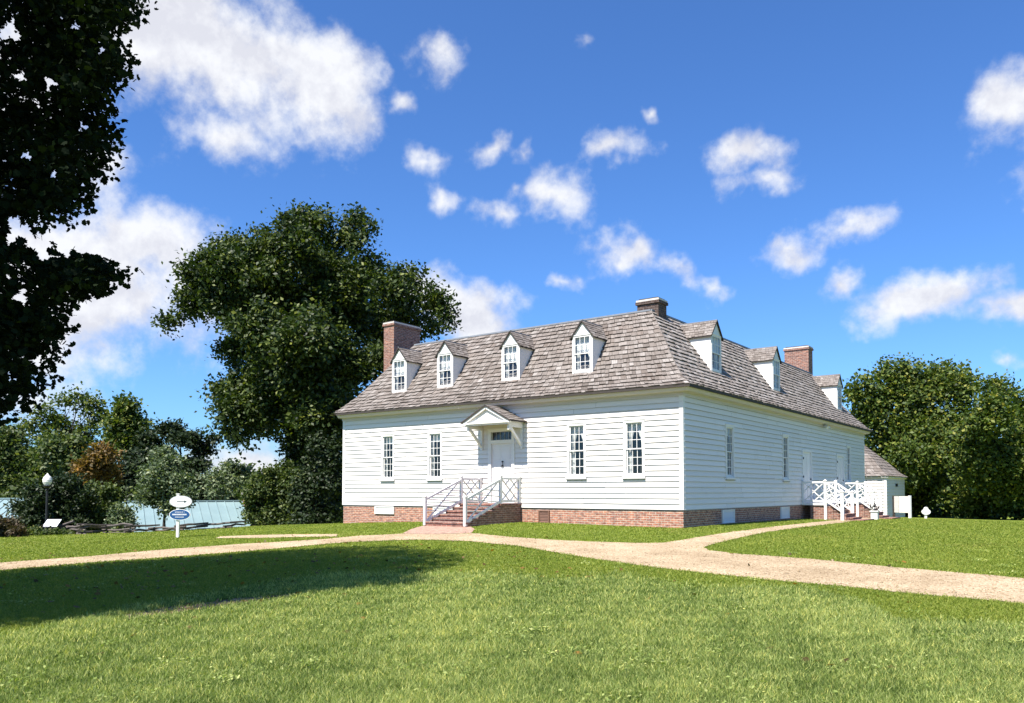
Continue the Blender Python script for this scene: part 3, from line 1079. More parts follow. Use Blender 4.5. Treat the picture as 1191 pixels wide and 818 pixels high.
def cloth(mb, fr, a, c, d, e, kind):
    """gathered white cloth behind the glass"""
    n = -0.13

    def strip(ua, ub, zb_fn, zt, gather_u=None, folds=7):
        K, R = 26, 14
        grid = []
        for j in range(R + 1):
            v = j / R
            row = []
            for i in range(K + 1):
                t = i / K
                u = ua + (ub - ua) * t
                z = zt + (zb_fn(t) - zt) * v
                if gather_u is not None:
                    pinch = math.sin(min(1, v * 1.25) * math.pi / 2) ** 1.5
                    u = u + (gather_u + (u - gather_u) * 0.25 - u) * pinch * 0.9
                row.append(fr(u, n - 0.018 * math.sin(t * folds * 2 * math.pi + v), z))
            grid.append(row)
        for j in range(R):
            for i in range(K):
                mb.poly([grid[j][i], grid[j][i + 1], grid[j + 1][i + 1], grid[j + 1][i]], 'cloth', 0.5)

    h = e - d
    mid = (a + c) / 2
    if kind == 'tied':
        strip(a - .02, mid + .03, lambda t: d + h * 0.42, e + .02, a)
        strip(mid - .03, c + .02, lambda t: d + h * 0.42, e + .02, c)
        strip(a - .02, a + .13, lambda t: d, d + h * 0.42, None, 3)
        strip(c - .10, c + .02, lambda t: d, d + h * 0.42, None, 3)
    elif kind == 'valance':
        strip(a - .02, c + .02, lambda t: e - h * (0.13 + 0.05 * math.sin(t * math.pi)), e + .02)
        strip(a - .02, a + .07, lambda t: d, e, None, 2)
    elif kind == 'full':
        strip(a - .02, mid + .0, lambda t: d, e + .02, None, 5)
        strip(mid + .03, c + .02, lambda t: d, e + .02, None, 5)
    elif kind == 'dormer':
        strip(a - .02, mid + .02, lambda t: d, e + .02, a + 0.02, 5)
        strip(mid - .02, c + .02, lambda t: d, e + .02, c - 0.02, 5)
        strip(a - .02, c + .02, lambda t: d + h * .55, e + .02, None, 6)


for (a, b), k in zip(FWIN, ('valance', 'valance', 'tied', 'tied')):
    win_parts(FF, a, b, WZ0, WZ1, house, 6, 3, curtain=k)
for (a, b), k in zip(RWIN, ('valance', None, None)):
    win_parts(RF, a, b, WZ0, WZ1, house, 6, 3, curtain=k)
# box coloured dark in place of dim rooms behind the glass
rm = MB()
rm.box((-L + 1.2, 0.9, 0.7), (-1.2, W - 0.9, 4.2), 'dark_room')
rm.build('dark_backing', house)

# ---------------- front door
dr = MB()
a, b, z0, z1 = FDOOR
fbox(dr, FF, a, a + .13, -0.08, 0.055, z0 + .1, z1, 'white_paint')
fbox(dr, FF, b - .13, b, -0.08, 0.055, z0 + .1, z1, 'white_paint')
fbox(dr, FF, a + .13, b - .13, -0.08, 0.055, 3.33, z1, 'white_paint')
fbox(dr, FF, a + .13, b - .13, -0.08, 0.045, 2.90, 3.03, 'white_paint')
fbox(dr, FF, a - .02, b + .02, 0, 0.085, z1 - .003, z1 + .04, 'white_paint')
fbox(dr, FF, a + .02, b - .02, -0.08, 0.09, z0 + .1, z0 + .15, 'grey_sill')
door = dr.build('front_door', house)
lf = MB()
fbox(lf, FF, a + .132, b - .132, -0.07, -0.025, 0.752, 2.898, 'white_paint')
pw = (b - a - .264 - 0.33) / 2
for i in (0, 1):
    for (p, q) in ((0.86, 1.42), (1.52, 2.22), (2.32, 2.80)):
        u = a + .132 + .11 + i * (pw + .11)
        fbox(lf, FF, u, u + pw, -0.025, -0.012, p, q, 'white_paint')
lf.build('door_leaf', door)
kn = MB()
ku = a + .132 + 0.50
KZ = .34
kn.tube([FF(ku, -.02, 1.74 + KZ), FF(ku, .05, 1.74 + KZ)], 0.028, 'black_iron')
kn.tube([FF(ku, -.02, 1.90 + KZ), FF(ku, .03, 1.90 + KZ)], 0.03, 'black_iron')
kn.tube([FF(ku + .02, .04, 1.74 + KZ), FF(ku + .05, .055, 1.80 + KZ), FF(ku + .02, .05, 1.88 + KZ)], 0.014, 'black_iron')
kn.build('door_handle', door)
tl = MB()
tl.poly([FF(a + .13, -0.05, 3.03), FF(b - .13, -0.05, 3.03), FF(b - .13, -0.05, 3.33), FF(a + .13, -0.05, 3.33)], 'window_glass')
tl.poly([FF(a + .13, -0.075, 3.03), FF(b - .13, -0.075, 3.03), FF(b - .13, -0.075, 3.33), FF(a + .13, -0.075, 3.33)], 'dark_room')
for i in range(1, 5):
    u = a + .13 + (b - a - .26) * i / 5
    fbox(tl, FF, u - .009, u + .009, -0.052, -0.03, 3.03, 3.33, 'grey_sill')
tl.build('transom', door)

# ---------------- gabled hood over the front door
hd = MB()
HX0, HX1, HD, HZ, HA = -8.14, -5.98, 1.0, 3.64, 4.20
hm = (HX0 + HX1) / 2
hood = None
tz = lambda x: HZ + (HA - HZ) * (1 - abs(x - hm) / ((HX1 - HX0) / 2))
# pediment, soffit, frieze
hd.box((HX0 + .12, -HD + .05, HZ - .13), (HX1 - .12, -HD + .11, HZ - .012), 'white_paint')
hd.box((HX0 + .12, -HD + .11, HZ - .13), (HX0 + .18, 0, HZ - .012), 'white_paint')
hd.box((HX1 - .18, -HD + .11, HZ - .13), (HX1 - .12, 0, HZ - .012), 'white_paint')
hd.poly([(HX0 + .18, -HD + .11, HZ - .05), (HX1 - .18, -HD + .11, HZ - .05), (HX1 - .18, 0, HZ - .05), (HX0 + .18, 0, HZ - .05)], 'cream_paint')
hd.poly([(HX0 + .1, -HD + .09, HZ - .012), (HX1 - .1, -HD + .09, HZ - .012), (hm, -HD + .09, HA - .05)], 'white_paint')
for sgn, xe in ((-1, HX0), (1, HX1)):
    hd.bar((xe, -HD + .045, HZ - .05), (hm, -HD + .045, HA - .055), 0.08, 0.10, 'white_paint', (0, 0, 1))
hd.bar((HX0 + .02, -HD + .04, HZ - .045), (HX1 - .02, -HD + .04, HZ - .045), 0.09, 0.06, 'white_paint')
hood = hd.build('door_hood', house)
hr = MB()
for sgn, xe in ((-1, HX0 - .03), (1, HX1 + .03)):
    n = 7
    for i in range(n):
        f0, f1 = i / n, (i + 1.15) / n
        f1 = min(1, f1)
        xa, xb = xe + (hm - xe) * f0, xe + (hm - xe) * f1
        za, zb2 = HZ - .01 + (HA + .02 - HZ) * f0, HZ - .01 + (HA + .02 - HZ) * f1
        p0 = [(xa, -HD - .03, za + .012), (xa, -0.0, za + .012)]
        p1 = [(xb, -HD - .03, zb2 + .012), (xb, -0.0, zb2 + .012)]
        shingle_course(hr, p0, p1, s_uv=i * .2, thick=.02)
    # dark roof edge
    hr.bar((xe, -HD - .02, HZ - .02), (hm, -HD - .02, HA + .012), 0.025, 0.045, 'dark_trim')
    hr.bar((xe, -HD - .03, HZ - .018), (xe, 0, HZ - .018), 0.03, 0.04, 'dark_trim')
hr.build('hood_roof', hood)
for xe in (HX0 + .17, HX1 - .17):
    br = MB()
    br.box((xe - .04, -0.82, HZ - .22), (xe + .04, -0.0, HZ - .132), 'white_paint')
    br.box((xe - .04, -0.10, HZ - .95), (xe + .04, -0.03, HZ - .22), 'white_paint')
    br.bar((xe, -0.74, HZ - .24), (xe, -0.10, HZ - .82), 0.07, 0.09, 'white_paint')
    br.box((xe - .045, -0.86, HZ - .32), (xe + .045, -0.74, HZ - .131), 'white_paint')
    br.build('hood_bracket', hood)


# ---------------- dormers
def dormer(fr, uc, w, n_face, zs, ze, za, curtain='dormer'):
    """gabled dormer; its face stands at n = n_face (inside the wall), roof runs back to the slope"""
    d = MB()
    u0, u1 = uc - w / 2, uc + w / 2
    bk = -1.75

    def an(z):    # how far inside the slope reaches height z
        return -float(np.interp(z, _zz, _aa))
    ow, oz0, oz1 = 0.075, zs + 0.05, ze - 0.02
    fbox(d, fr, u0, u0 + ow, n_face - .08, n_face, zs - .04, ze, 'white_paint')
    fbox(d, fr, u1 - ow, u1, n_face - .08, n_face, zs - .04, ze, 'white_paint')
    fbox(d, fr, u0 + ow, u1 - ow, n_face - .08, n_face, zs - .04, zs + .06, 'white_paint')
    d.poly([fr(u0, n_face, ze), fr(u1, n_face, ze), fr(uc, n_face, za - .03)], 'white_paint', 0.9)
    # cheeks of plain boards
    for u in (u0, u1):
        P = [fr(u, n_face - .081, zs - .04), fr(u, n_face - .081, ze)]
        for z in np.linspace(ze, zs, 8):
            P.append(fr(u, an(z) - .05, z))
        d.poly(P, 'white_paint', 0.8)
    dm = d.build('dormer', house)
    r = MB()
    # ends of the dormer roof where it meets the slope
    ov = 0.07
    for s_ in (-1, 1):
        ue = uc + s_ * (w / 2 + ov)
        zE = ze - (za - ze) * ov / (w / 2)
        nE = an(zE) - .03
        nA = an(za) - .03
        n = 6
        for i in range(n):
            f0, f1 = i / n, min(1, (i + 1.2) / n)
            q = lambda f, nn: fr(ue + (uc - ue) * f, nn, zE + (za - zE) * f + .015)
            back = lambda f: nE + (nA - nE) * f
            shingle_course(r, [q(f0, n_face + .06), q(f0, back(f0))], [q(f1, n_face + .06), q(f1, back(f1))], s_uv=i * .2, thick=.018, wmin=.09, wmax=.2)
        r.poly([fr(ue, n_face + .055, zE), fr(uc, n_face + .055, za), fr(uc, nA, za), fr(ue, nE, zE)], 'dark_trim')
        r.bar(fr(ue, n_face + .055, zE - .005), fr(uc, n_face + .055, za - .003), 0.02, 0.04, 'dark_trim')
        r.bar(fr(ue - s_ * .005, n_face + .05, zE - .002), fr(ue - s_ * .005, nE, zE - .002), 0.02, 0.035, 'dark_trim')
    r.bar(fr(uc, n_face + .06, za + .02), fr(uc, an(za) - .05, za + .02), 0.05, 0.03, 'ridge_lead')
    # lead valley strip beside the roof's back end
    r.build('dormer_roof', dm)
    w0 = Fr(fr(0, n_face, 0), fr.u, fr.n)
    win_parts(w0, u0 + ow - .012, u1 - ow + .012, zs + .05, ze + .02, dm, 4, 3, cas=0.03, proud=0.018, sill=False, curtain=curtain, name='window_frame')
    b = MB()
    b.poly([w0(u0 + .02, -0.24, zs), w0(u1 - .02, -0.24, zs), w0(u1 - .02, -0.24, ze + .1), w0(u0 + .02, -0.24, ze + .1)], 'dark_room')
    b.build('dark_backing', dm)
    return dm


for uc, zs in ((-12.71, 5.17), (-10.21, 5.18), (-7.0, 5.2), (-3.9, 5.23)):
    dormer(FF, uc, 0.83, -0.42, zs, 6.55, 7.07)
for uc in (4.12, 10.66, 20.72):
    dormer(RF, uc, 0.98, -0.56, 5.39, 6.73, 7.29)


# ---------------- chimneys
def chimney(x0, x1, y0, y1, z0, z1, mat='chimney_brick'):
    c = MB()
    c.box((x0, y0, z0), (x1, y1, z1 - .22), mat)
    ch = c.build('chimney', house)
    k = MB()
    k.box((x0 - .05, y0 - .05, z1 - .218), (x1 + .05, y1 + .05, z1 - .12), mat)
    k.box((x0 - .03, y0 - .03, z1 - .118), (x1 + .03, y1 + .03, z1 - .05), 'old_mortar')
    k.box((x0 + .04, y0 + .04, z1 - .048), (x1 - .04, y1 - .04, z1), 'dark_trim')
    k.build('chimney_cap', ch)
    return ch


chimney(-16.25, -15.60, 3.0, 4.75, -1.0, 9.03)
chimney(-2.78, -1.95, 2.35, 3.0, 6.9, 8.03, 'sooty_brick')
chimney(-3.55, -2.25, 21.2, 21.95, 6.9, 9.12)

# ---------------- vents in the foundation and lamp under the cornice
for fr, u0, u1, z0, z1, mat, lab in ((FF, -13.62, -12.52, 0.24, 0.545, 'white_paint', None), (FF, -5.44, -4.98, 0.06, 0.50, 'brown_vent', 'brown wooden vent'),
                                    (RF, 3.1, 4.2, 0.06, 0.53, 'white_paint', None), (RF, 9.25, 10.3, 0.05, 0.53, 'white_paint', None), (FF, -10.4, -9.3, 0.24, 0.545, 'white_paint', None)):
    v = MB()
    fbox(v, fr, u0, u0 + .05, -0.02, 0.05, z0, z1, mat)
    fbox(v, fr, u1 - .05, u1, -0.02, 0.05, z0, z1, mat)
    fbox(v, fr, u0 + .05, u1 - .05, -0.02, 0.05, z0, z0 + .04, mat)
    fbox(v, fr, u0 + .05, u1 - .05, -0.02, 0.05, z1 - .04, z1, mat)
    n = max(4, int((z1 - z0) / 0.06))
    for i in range(n):
        z = z0 + .04 + (z1 - z0 - .08) * i / n
        v.poly([fr(u0 + .05, 0.035, z), fr(u1 - .05, 0.035, z), fr(u1 - .05, 0.004, z + .065), fr(u0 + .05, 0.004, z + .065)], mat)
    vo = v.build('foundation_vent', house)
    if lab:
        vo['label'] = lab
fl = MB()
fl.box((0.10, 15.24, 4.17), (0.22, 15.42, 4.27), 'steel_grey')
for dy in (-.14, .14):
    fl.tube([(0.18, 15.33 + dy * .5, 4.19), (0.30, 15.33 + dy, 4.10)], [0.03, 0.075], 'white_paint', 10)
fl.build('floodlight', house)
for z in (1.66, 2.78):
    pass
# side doors
for (a, b) in RDOORS:
    d = MB()
    fbox(d, RF, a, a + .11, -0.06, 0.05, LZ + .02, 3.0, 'white_paint')
    fbox(d, RF, b - .11, b, -0.06, 0.05, LZ + .02, 3.0, 'white_paint')
    fbox(d, RF, a + .11, b - .11, -0.06, 0.05, 2.88, 3.0, 'white_paint')
    do = d.build('side_door', house)
    l = MB()
    fbox(l, RF, a + .112, b - .112, -0.05, 0.0, LZ + .02, 2.878, 'white_paint')
    for (p, q) in ((LZ + .15, 1.45), (1.6, 2.75)):
        for i in (0, 1):
            w_ = (b - a - .224 - .33) / 2
            u = a + .112 + .11 + i * (w_ + .11)
            fbox(l, RF, u, u + w_, 0, 0.014, p, q, 'white_paint')
    l.build('door_leaf', do)
    for z in (1.1, 1.75, 2.55):
        h = MB()
        fbox(h, RF, a + .03, a + .10, 0.05, 0.075, z, z + .09, 'black_iron')
        h.build('hinge', do)
    h = MB()
    h.tube([RF(b - .2, 0, 1.7), RF(b - .2, .07, 1.7)], 0.03, 'black_iron')
    h.build('door_handle', do)

# ------------------------------------------------------------------ porch rails
def lattice(mb, P00, P10, P01, P11, n, mat='white_paint', w=0.036, flip=False, full=True):
    """Chinese lattice between four corners (00 lower start, 10 lower end, 01 upper start, 11 upper end)"""
    P00, P10, P01, P11 = [np.asarray(p, float) for p in (P00, P10, P01, P11)]

    def M(u, v):
        if flip:
            u = 1 - u
        return (P00 * (1 - u) + P10 * u) * (1 - v) + (P01 * (1 - u) + P11 * u) * v
    if full:
        segs = [((0, 1), (1, 0))]
        for k in (.25, .5, .75):
            q = min(k, 1 - k)
            segs += [((k, 1 - k), (k + q, 1 - k + q)), ((k, 1 - k), (k - q, 1 - k - q))]
        segs += [((.5, 1), (.75, .75)), ((.5, 0), (.25, .25))]
    else:
        segs = [((0, 0), (1, 1)), ((0, .5), (.5, 1)), ((.5, 0), (1, .5)), ((0, 1), (.5, .5)), ((.5, .5), (1, 0)), ((0, .25), (.75, 1)), ((.25, 0), (1, .75))]
    for (a, b) in segs:
        mb.bar(M(*a), M(*b), w, w, mat, n)


def post(x, y, z0, z1, w=0.11):
    p = MB()
    p.box((x - w / 2, y - w / 2, z0), (x + w / 2, y + w / 2, z1), 'white_paint')
    p.box((x - w / 2 - .018, y - w / 2 - .018, z1 + .001), (x + w / 2 + .018, y + w / 2 + .018, z1 + .035), 'white_paint')
    p.hexa([(x - w / 2, y - w / 2, z1 + .036), (x + w / 2, y - w / 2, z1 + .036), (x + w / 2, y + w / 2, z1 + .036), (x - w / 2, y + w / 2, z1 + .036),
            (x - .02, y - .02, z1 + .07), (x + .02, y - .02, z1 + .07), (x + .02, y + .02, z1 + .07), (x - .02, y + .02, z1 + .07)], 'white_paint')
    return p


def rail_panel(a, b, za0, zb0, ht, n, lo=0.08, full=True, flip=False):
    """top and bottom rail with lattice between the points a and b (x, y); za0, zb0 floor heights at the ends"""
    m = MB()
    A0, B0 = np.array([*a, za0 + lo]), np.array([*b, zb0 + lo])
    A1, B1 = np.array([*a, za0 + ht]), np.array([*b, zb0 + ht])
    m.bar(A0, B0, 0.06, 0.075, 'white_paint')
    m.bar(A1, B1, 0.085, 0.07, 'white_paint')
    lattice(m, A0, B0, A1, B1, n, flip=flip, full=full)
    return m


# front steps of brick, landing at the door
st = empty('entrance_steps', (-7.12, -1.6, 0), 'red brick front steps with white lattice railings under the gabled hood', 'steps')
ORG = (-7.12, -1.6, 0)


def loc_build(mb, name, parent, org, smooth=False):
    mb.v = [np.asarray(v) - np.asarray(org) for v in mb.v]
    return mb.build(name, parent, smooth=smooth)


X0, X1, YL, YE, LH = -8.07, -6.18, -1.27, -3.12, 0.735
m = MB()
m.box((X0 + .03, YL + .03, -0.5), (X1 - .03, -0.03, LH - .06), 'step_brick')
m.box((X0 - .01, YL, LH - .059), (X1 + .01, -0.028, LH), 'step_brick')
loc_build(m, 'landing', st, ORG)
NS = 5
run = (YL - YE) / NS
for i in range(NS):
    zt = LH - (i + 1) * (LH - .03) / (NS + 1)
    y0, y1 = YL - i * run, YL - (i + 1) * run
    m = MB()
    m.box((X0 + .03, y1 + .03, -0.5), (X1 - .03, y0 + (.028 if i == 0 else .028), zt - .055), 'step_brick')
    m.box((X0, y1, zt - .054), (X1, y0 + .027, zt), 'step_brick')
    loc_build(m, 'step', st, ORG)
for xx, inward in ((X0 + .06, 1), (X1 - .06, -1)):
    for (yy, z0, z1) in ((-3.08, 0.02, 0.96), (YL + .08, LH + .001, LH + .93), (-0.10, LH + .001, LH + .90)):
        loc_build(post(xx, yy, z0, z1, 0.095), 'rail_post', st, ORG)
    loc_build(rail_panel((xx, -0.14), (xx, YL + .13), LH, LH, 0.87, (1, 0, 0)), 'rail', st, ORG)
    loc_build(rail_panel((xx, YL + .03), (xx, -3.03), LH - .02, 0.06, 0.84, (1, 0, 0), full=False), 'stair_rail', st, ORG)
# brick apron
AP = smooth_poly([(497, 611.0), (548, 613.2), (552, 616), (548, 620.5), (500, 621.8), (468, 621), (478, 616)], 0.004)
sheet('brick_apron', AP, 'paving_brick', 0.012, 0.3)


def side_porch(name, y0, label):
    org = (0.5, y0 + .85, 0)
    e = empty(name, org, label, 'porch', 'porches on the shaded side wall')
    wd, dp, lh = 1.72, 1.0, 0.665
    b = MB()
    b.box((0.36, y0 + .06, -.5), (dp - .06, y0 + wd - .06, lh - .10), 'step_brick')
    loc_build(b, 'pier', e, org)
    b = MB()
    b.box((0.03, y0, lh - .099), (dp + .05, y0 + wd, lh), 'white_paint')
    loc_build(b, 'deck', e, org)
    zg = float(hgt(1.4, y0 + .8))
    nst = 4
    for i in range(nst):
        zt = lh - (i + 1) * (lh - zg - .03) / (nst + 0.6)
        x0, x1 = dp + .05 + i * .26, dp + .05 + (i + 1) * .26
        s = MB()
        s.box((x0 - .02, y0 + .09, -.6), (x1 - .03, y0 + wd - .09, zt - .05), 'step_brick')
        s.box((x0 - .02, y0 + .07, zt - .049), (x1, y0 + wd - .07, zt), 'step_brick')
        loc_build(s, 'step', e, org)
    s = MB()
    s.box((dp + .05 + nst * .26 - .02, y0 - .05, -.6), (dp + .05 + nst * .26 + .45, y0 + wd + .05, zg + .04), 'step_brick')
    loc_build(s, 'step', e, org)
    for yy in (y0 + .03, y0 + wd - .03):
        loc_build(post(dp, yy, zg - .2, lh + .92, 0.105), 'rail_post', e, org)
        loc_build(post(1.68, yy, zg - .2, 1.12, 0.125), 'rail_post', e, org)
        loc_build(post(0.07, yy, lh, lh + .90, 0.08), 'rail_post', e, org)
        loc_build(rail_panel((0.10, yy), (dp - .04, yy), lh, lh, 0.88, (0, 1, 0)), 'rail', e, org)
        loc_build(rail_panel((dp + .05, yy), (1.63, yy), lh, 0.25, 0.84, (0, 1, 0), full=False), 'stair_rail', e, org)
    return e


side_porch('side_porch', 12.05, 'white lattice side porch with brick steps at the nearer side door')
side_porch('side_porch', 17.52, 'white lattice side porch with brick steps at the farther side door, beside the low outbuilding')

# ------------------------------------------------------------------ outbuilding behind
OB = empty('outbuilding', (-3.0, 31.0, -0.5), 'small white outbuilding with hipped shingle roof behind the house', 'outbuilding')
OBO = (-3.0, 31.0, -0.5)
ox1, oy0, ox0, oy1, oz = 0.02, 28.7, -6.2, 34.0, 1.98
w = MB()
clap(w, Fr((ox1, oy0, 0), (1, 0, 0), (0, -1, 0)), ox0 - ox1, 0, [], -0.5, oz)
clap(w, Fr((ox1, oy0, 0), (0, 1, 0), (1, 0, 0)), 0, oy1 - oy0, [], -0.5, oz)
clap(w, Fr((ox0, oy1, 0), (0, -1, 0), (-1, 0, 0)), 0, oy1 - oy0, [], -0.5, oz)
clap(w, Fr((ox0, oy1, 0), (1, 0, 0), (0, 1, 0)), 0, ox1 - ox0, [], -0.5, oz)
w.box((ox1 - .09, oy0 - .03, -.5), (ox1 + .03, oy0 + .004, oz), 'white_paint')
w.box((ox1 + .004, oy0 + .005, -.5), (ox1 + .031, oy0 + .09, oz), 'white_paint')
w.box((ox1 + .004, oy1 - .09, -.5), (ox1 + .031, oy1 + .03, oz), 'white_paint')
w.box((ox0 - .12, oy0 - .14, oz), (ox1 + .14, oy1 + .12, oz + .07), 'white_paint')
loc_build(w, 'wall', OB, OBO)
r = MB()
apex_h = 2.75
half = (oy1 - oy0) / 2 + .2
PAo = np.array([0, .35, 1.0, half])
PZo = np.array([0, .22, .95, apex_h])
n = 15
for i in range(n):
    f0, f1 = i / n * half, min(half, (i + 1.2) / n * half)
    za, zb2 = oz + .08 + np.interp(f0, PAo, PZo), oz + .08 + np.interp(f1, PAo, PZo)
    X0_, X1_, Y0_, Y1_ = ox0 - .2, ox1 + .2, oy0 - .2, oy1 + .2
    for P0, P1 in ((((X0_ + f0, Y0_ + f0, za), (X1_ - f0, Y0_ + f0, za)), ((X0_ + f1, Y0_ + f1, zb2), (X1_ - f1, Y0_ + f1, zb2))),
                   (((X1_ - f0, Y0_ + f0, za), (X1_ - f0, Y1_ - f0, za)), ((X1_ - f1, Y0_ + f1, zb2), (X1_ - f1, Y1_ - f1, zb2))),
                   (((X1_ - f0, Y1_ - f0, za), (X0_ + f0, Y1_ - f0, za)), ((X1_ - f1, Y1_ - f1, zb2), (X0_ + f1, Y1_ - f1, zb2))),
                   (((X0_ + f0, Y1_ - f0, za), (X0_ + f0, Y0_ + f0, za)), ((X0_ + f1, Y1_ - f1, zb2), (X0_ + f1, Y0_ + f1, zb2)))):
        if np.linalg.norm(np.subtract(*P0)) > 0.1:
            shingle_course(r, P0, P1, s_uv=i * .2, thick=.03, wmin=.14, wmax=.3)
loc_build(r, 'roof', OB, OBO)
q = MB()
q.box((ox1 + .03, 31.2, 1.45), (ox1 + .12, 31.5, 1.62), 'black_iron')
loc_build(q, 'wall_lamp', OB, OBO)

# ------------------------------------------------------------------ white board screen beside the outbuilding
def rp_(px, py, d):
    return at(px, py, d)


d0 = 43.0
a_, b_ = at(1045.5, 604, d0 + .6), at(1059, 604, d0)
zg = float(hgt(b_[0], b_[1]))
SO = (b_[0], b_[1], zg)
sc_ = empty('board_screen', SO, 'white board screen standing on the lawn beside the outbuilding', 'screen')
ztop = at(1059, 577, d0)[2]
ud = np.array([b_[0] - a_[0], b_[1] - a_[1], 0])
lw = np.linalg.norm(ud)
ud /= lw
vd = np.array([-ud[1], ud[0], 0])
SF = Fr((a_[0], a_[1], 0), ud, -vd)
m = MB()
nb = 7
for i in range(nb):
    z0 = zg + .28 + (ztop - zg - .30) * i / nb
    fbox(m, SF, 0.0, lw - .08, -.02, .0 + .003 * (i % 2), z0 + .002, z0 + (ztop - zg - .30) / nb, 'siding_paint')
wg = np.array([-.94, .35])
wu = ud * wg[0] + vd * wg[1]
WF = Fr((a_[0], a_[1], 0), wu, -np.array([-wu[1], wu[0], 0]))
for i in range(nb):
    z0 = zg + .28 + (ztop - zg - .30) * i / nb
    fbox(m, WF, 0.03, 0.36, -.02, .0 + .003 * (i % 2), z0 + .002, z0 + (ztop - zg - .30) / nb, 'siding_paint')
loc_build(m, 'board', sc_, SO)
m = MB()
fbox(m, SF, lw - .08, lw + .03, -.06, .06, zg - .2, ztop + .02, 'white_paint')
loc_build(m, 'post', sc_, SO)
m = MB()
fbox(m, WF, .37, .46, -.06, .05, zg - .2, ztop + .0, 'dark_trim')
loc_build(m, 'post', sc_, SO)

# small white sign on a stake, right of the screen
p = gp(1077, 603.2)
dd = (p - CAM) @ FW
zt = at(1077, 589.5, dd)[2]
SS = (p[0], p[1], p[2])
sg = empty('stake_sign', SS, 'small white clover shaped sign on a short stake in the right lawn', 'sign')
RTv = np.array([RT[0], RT[1], 0])
SFr = Fr((p[0], p[1], 0), RTv, -np.array([math.sin(YAW), math.cos(YAW), 0]))


def disc(mb, fr, cu, cz, ru, rz, n0, n1, mat, k=26):
    P = [(cu + ru * math.cos(2 * math.pi * i / k), cz + rz * math.sin(2 * math.pi * i / k)) for i in range(k)]
    mb.poly([fr(u, n1, z) for u, z in P], mat, .5)
    mb.poly([fr(u, n0, z) for u, z in P[::-1]], mat, .5)
    for i in range(k):
        (u0, z0), (u1, z1) = P[i], P[(i + 1) % k]
        mb.poly([fr(u0, n0, z0), fr(u1, n0, z1), fr(u1, n1, z1), fr(u0, n1, z0)], mat, .5)


m = MB()
s_ = dd / F_PX
cz = zt - 6 * s_
disc(m, SFr, 0, cz + .0, 5.3 * s_, 3.4 * s_, 0, .03, 'white_paint')
disc(m, SFr, 0, cz + 2.4 * s_, 2.9 * s_, 3.4 * s_, -.002, .033, 'white_paint')
loc_build(m, 'sign_board', sg, SS)
m = MB()
fbox(m, SFr, -.06, .06, -.07, -.004, p[2] - .1, cz, 'white_paint')
loc_build(m, 'post', sg, SS)
for i, wd in enumerate((2.0, 2.8, 1.6)):
    m = MB()
    for k in range(4):
        u = (-wd + k * wd / 2) * s_
        fbox(m, SFr, u, u + wd * .38 * s_, .034, .036, cz + (1.0 - i * 1.2) * s_, cz + (1.55 - i * 1.2) * s_, 'steel_grey')
    loc_build(m, 'lettering', sg, SS)

# white marker stake near the porch
p = gp(945.5, 603.3)
m = MB()
m.tube([(0, 0, -.1), (0, 0, .20)], .035, 'white_paint', 10)
m.lathe((0, 0, .20), [(.035, 0), (.025, .03), (.0, .04)], 'white_paint', 10)
tag(m.build('marker_stake', None, tuple(p)), 'short white marker stake in the grass before the side porch', 'marker')

# little iron ornament on a white pedestal by the far steps
p = gp(1017.5, 604.2)
dd = (p - CAM) @ FW
s_ = dd / F_PX
PO = tuple(p)
pe = empty('iron_ornament', PO, 'black iron ornament with loops on a short white pedestal beside the steps', 'ornament')
m = MB()
m.box((-.14, -.14, -.1), (.14, .14, .34), 'white_paint')
m.box((-.18, -.18, .341), (.18, .18, .39), 'white_paint')
m.build('pedestal', pe)
m = MB()
rt = np.array([RT[0], RT[1], 0])


def loop(c, r, ry):
    return [np.array([0, 0, c[1]]) + rt * (c[0] + r * math.cos(t)) + np.array([0, 0, ry * math.sin(t)]) for t in np.linspace(0, 2 * math.pi, 15)]


m.tube(loop((-.02, .55), .13, .09), .028, 'black_iron', 6)
m.tube(loop((.0, .53), .22, .15), .022, 'black_iron', 6)
m.lathe((0, 0, .66), [(.03, 0), (.09, .05), (.06, .12), (.03, .16), (.05, .2), (.0, .25)], 'black_iron', 10)
m.tube([rt * -.22 + np.array([0, 0, .5]), rt * -.27 + np.array([0, 0, .72])], [.03, .05], 'black_iron', 6)
m.tube([rt * .22 + np.array([0, 0, .5]), rt * .28 + np.array([0, 0, .66])], [.03, .05], 'black_iron', 6)
m.lathe((0, 0, .39), [(.12, 0), (.05, .04), (.03, .1)], 'black_iron', 10)
m.v = [np.array([v_[0] * .72, v_[1] * .72, .39 + (v_[2] - .39) * .72]) for v_ in m.v]
m.build('ornament', pe)

# ------------------------------------------------------------------ direction signs on the left
p = gp(206, 625.5)
dd = (p - CAM) @ FW
s_ = dd / F_PX
PO = tuple(p)
ds = empty('direction_sign', PO, 'white post with a white oval arrow sign above a blue oval sign', 'sign')
DF = Fr((0, 0, 0), RTv, -np.array([math.sin(YAW), math.cos(YAW), 0]))
H = lambda y: (625.5 - y) * s_
m = MB()
pw = 1.45 * s_
c0, c1 = (-.0, .0)
fbox(m, DF, -pw, pw, -2 * pw - .004, -.004, -.2, H(575.2), 'white_paint')
fbox(m, DF, -pw * 1.25, pw * 1.25, -2.25 * pw - .004, pw * .25 - .004, H(575.2) + .001, H(574.2), 'white_paint')
m.build('post', ds)
m = MB()
disc(m, DF, 4 * s_, H(583.6), 13.2 * s_, 6.9 * s_, 0, .028, 'steel_grey', 40)
disc(m, DF, 4 * s_, H(583.6), 12.6 * s_, 6.4 * s_, .0282, .031, 'sign_white', 40)
b1 = m.build('arrow_board', ds)
b1['label'] = 'white oval board with a black arrow pointing right'
m = MB()
fbox(m, DF, (-.5) * s_, 8.5 * s_, .0312, .034, H(584.0), H(583.2), 'sign_ink')
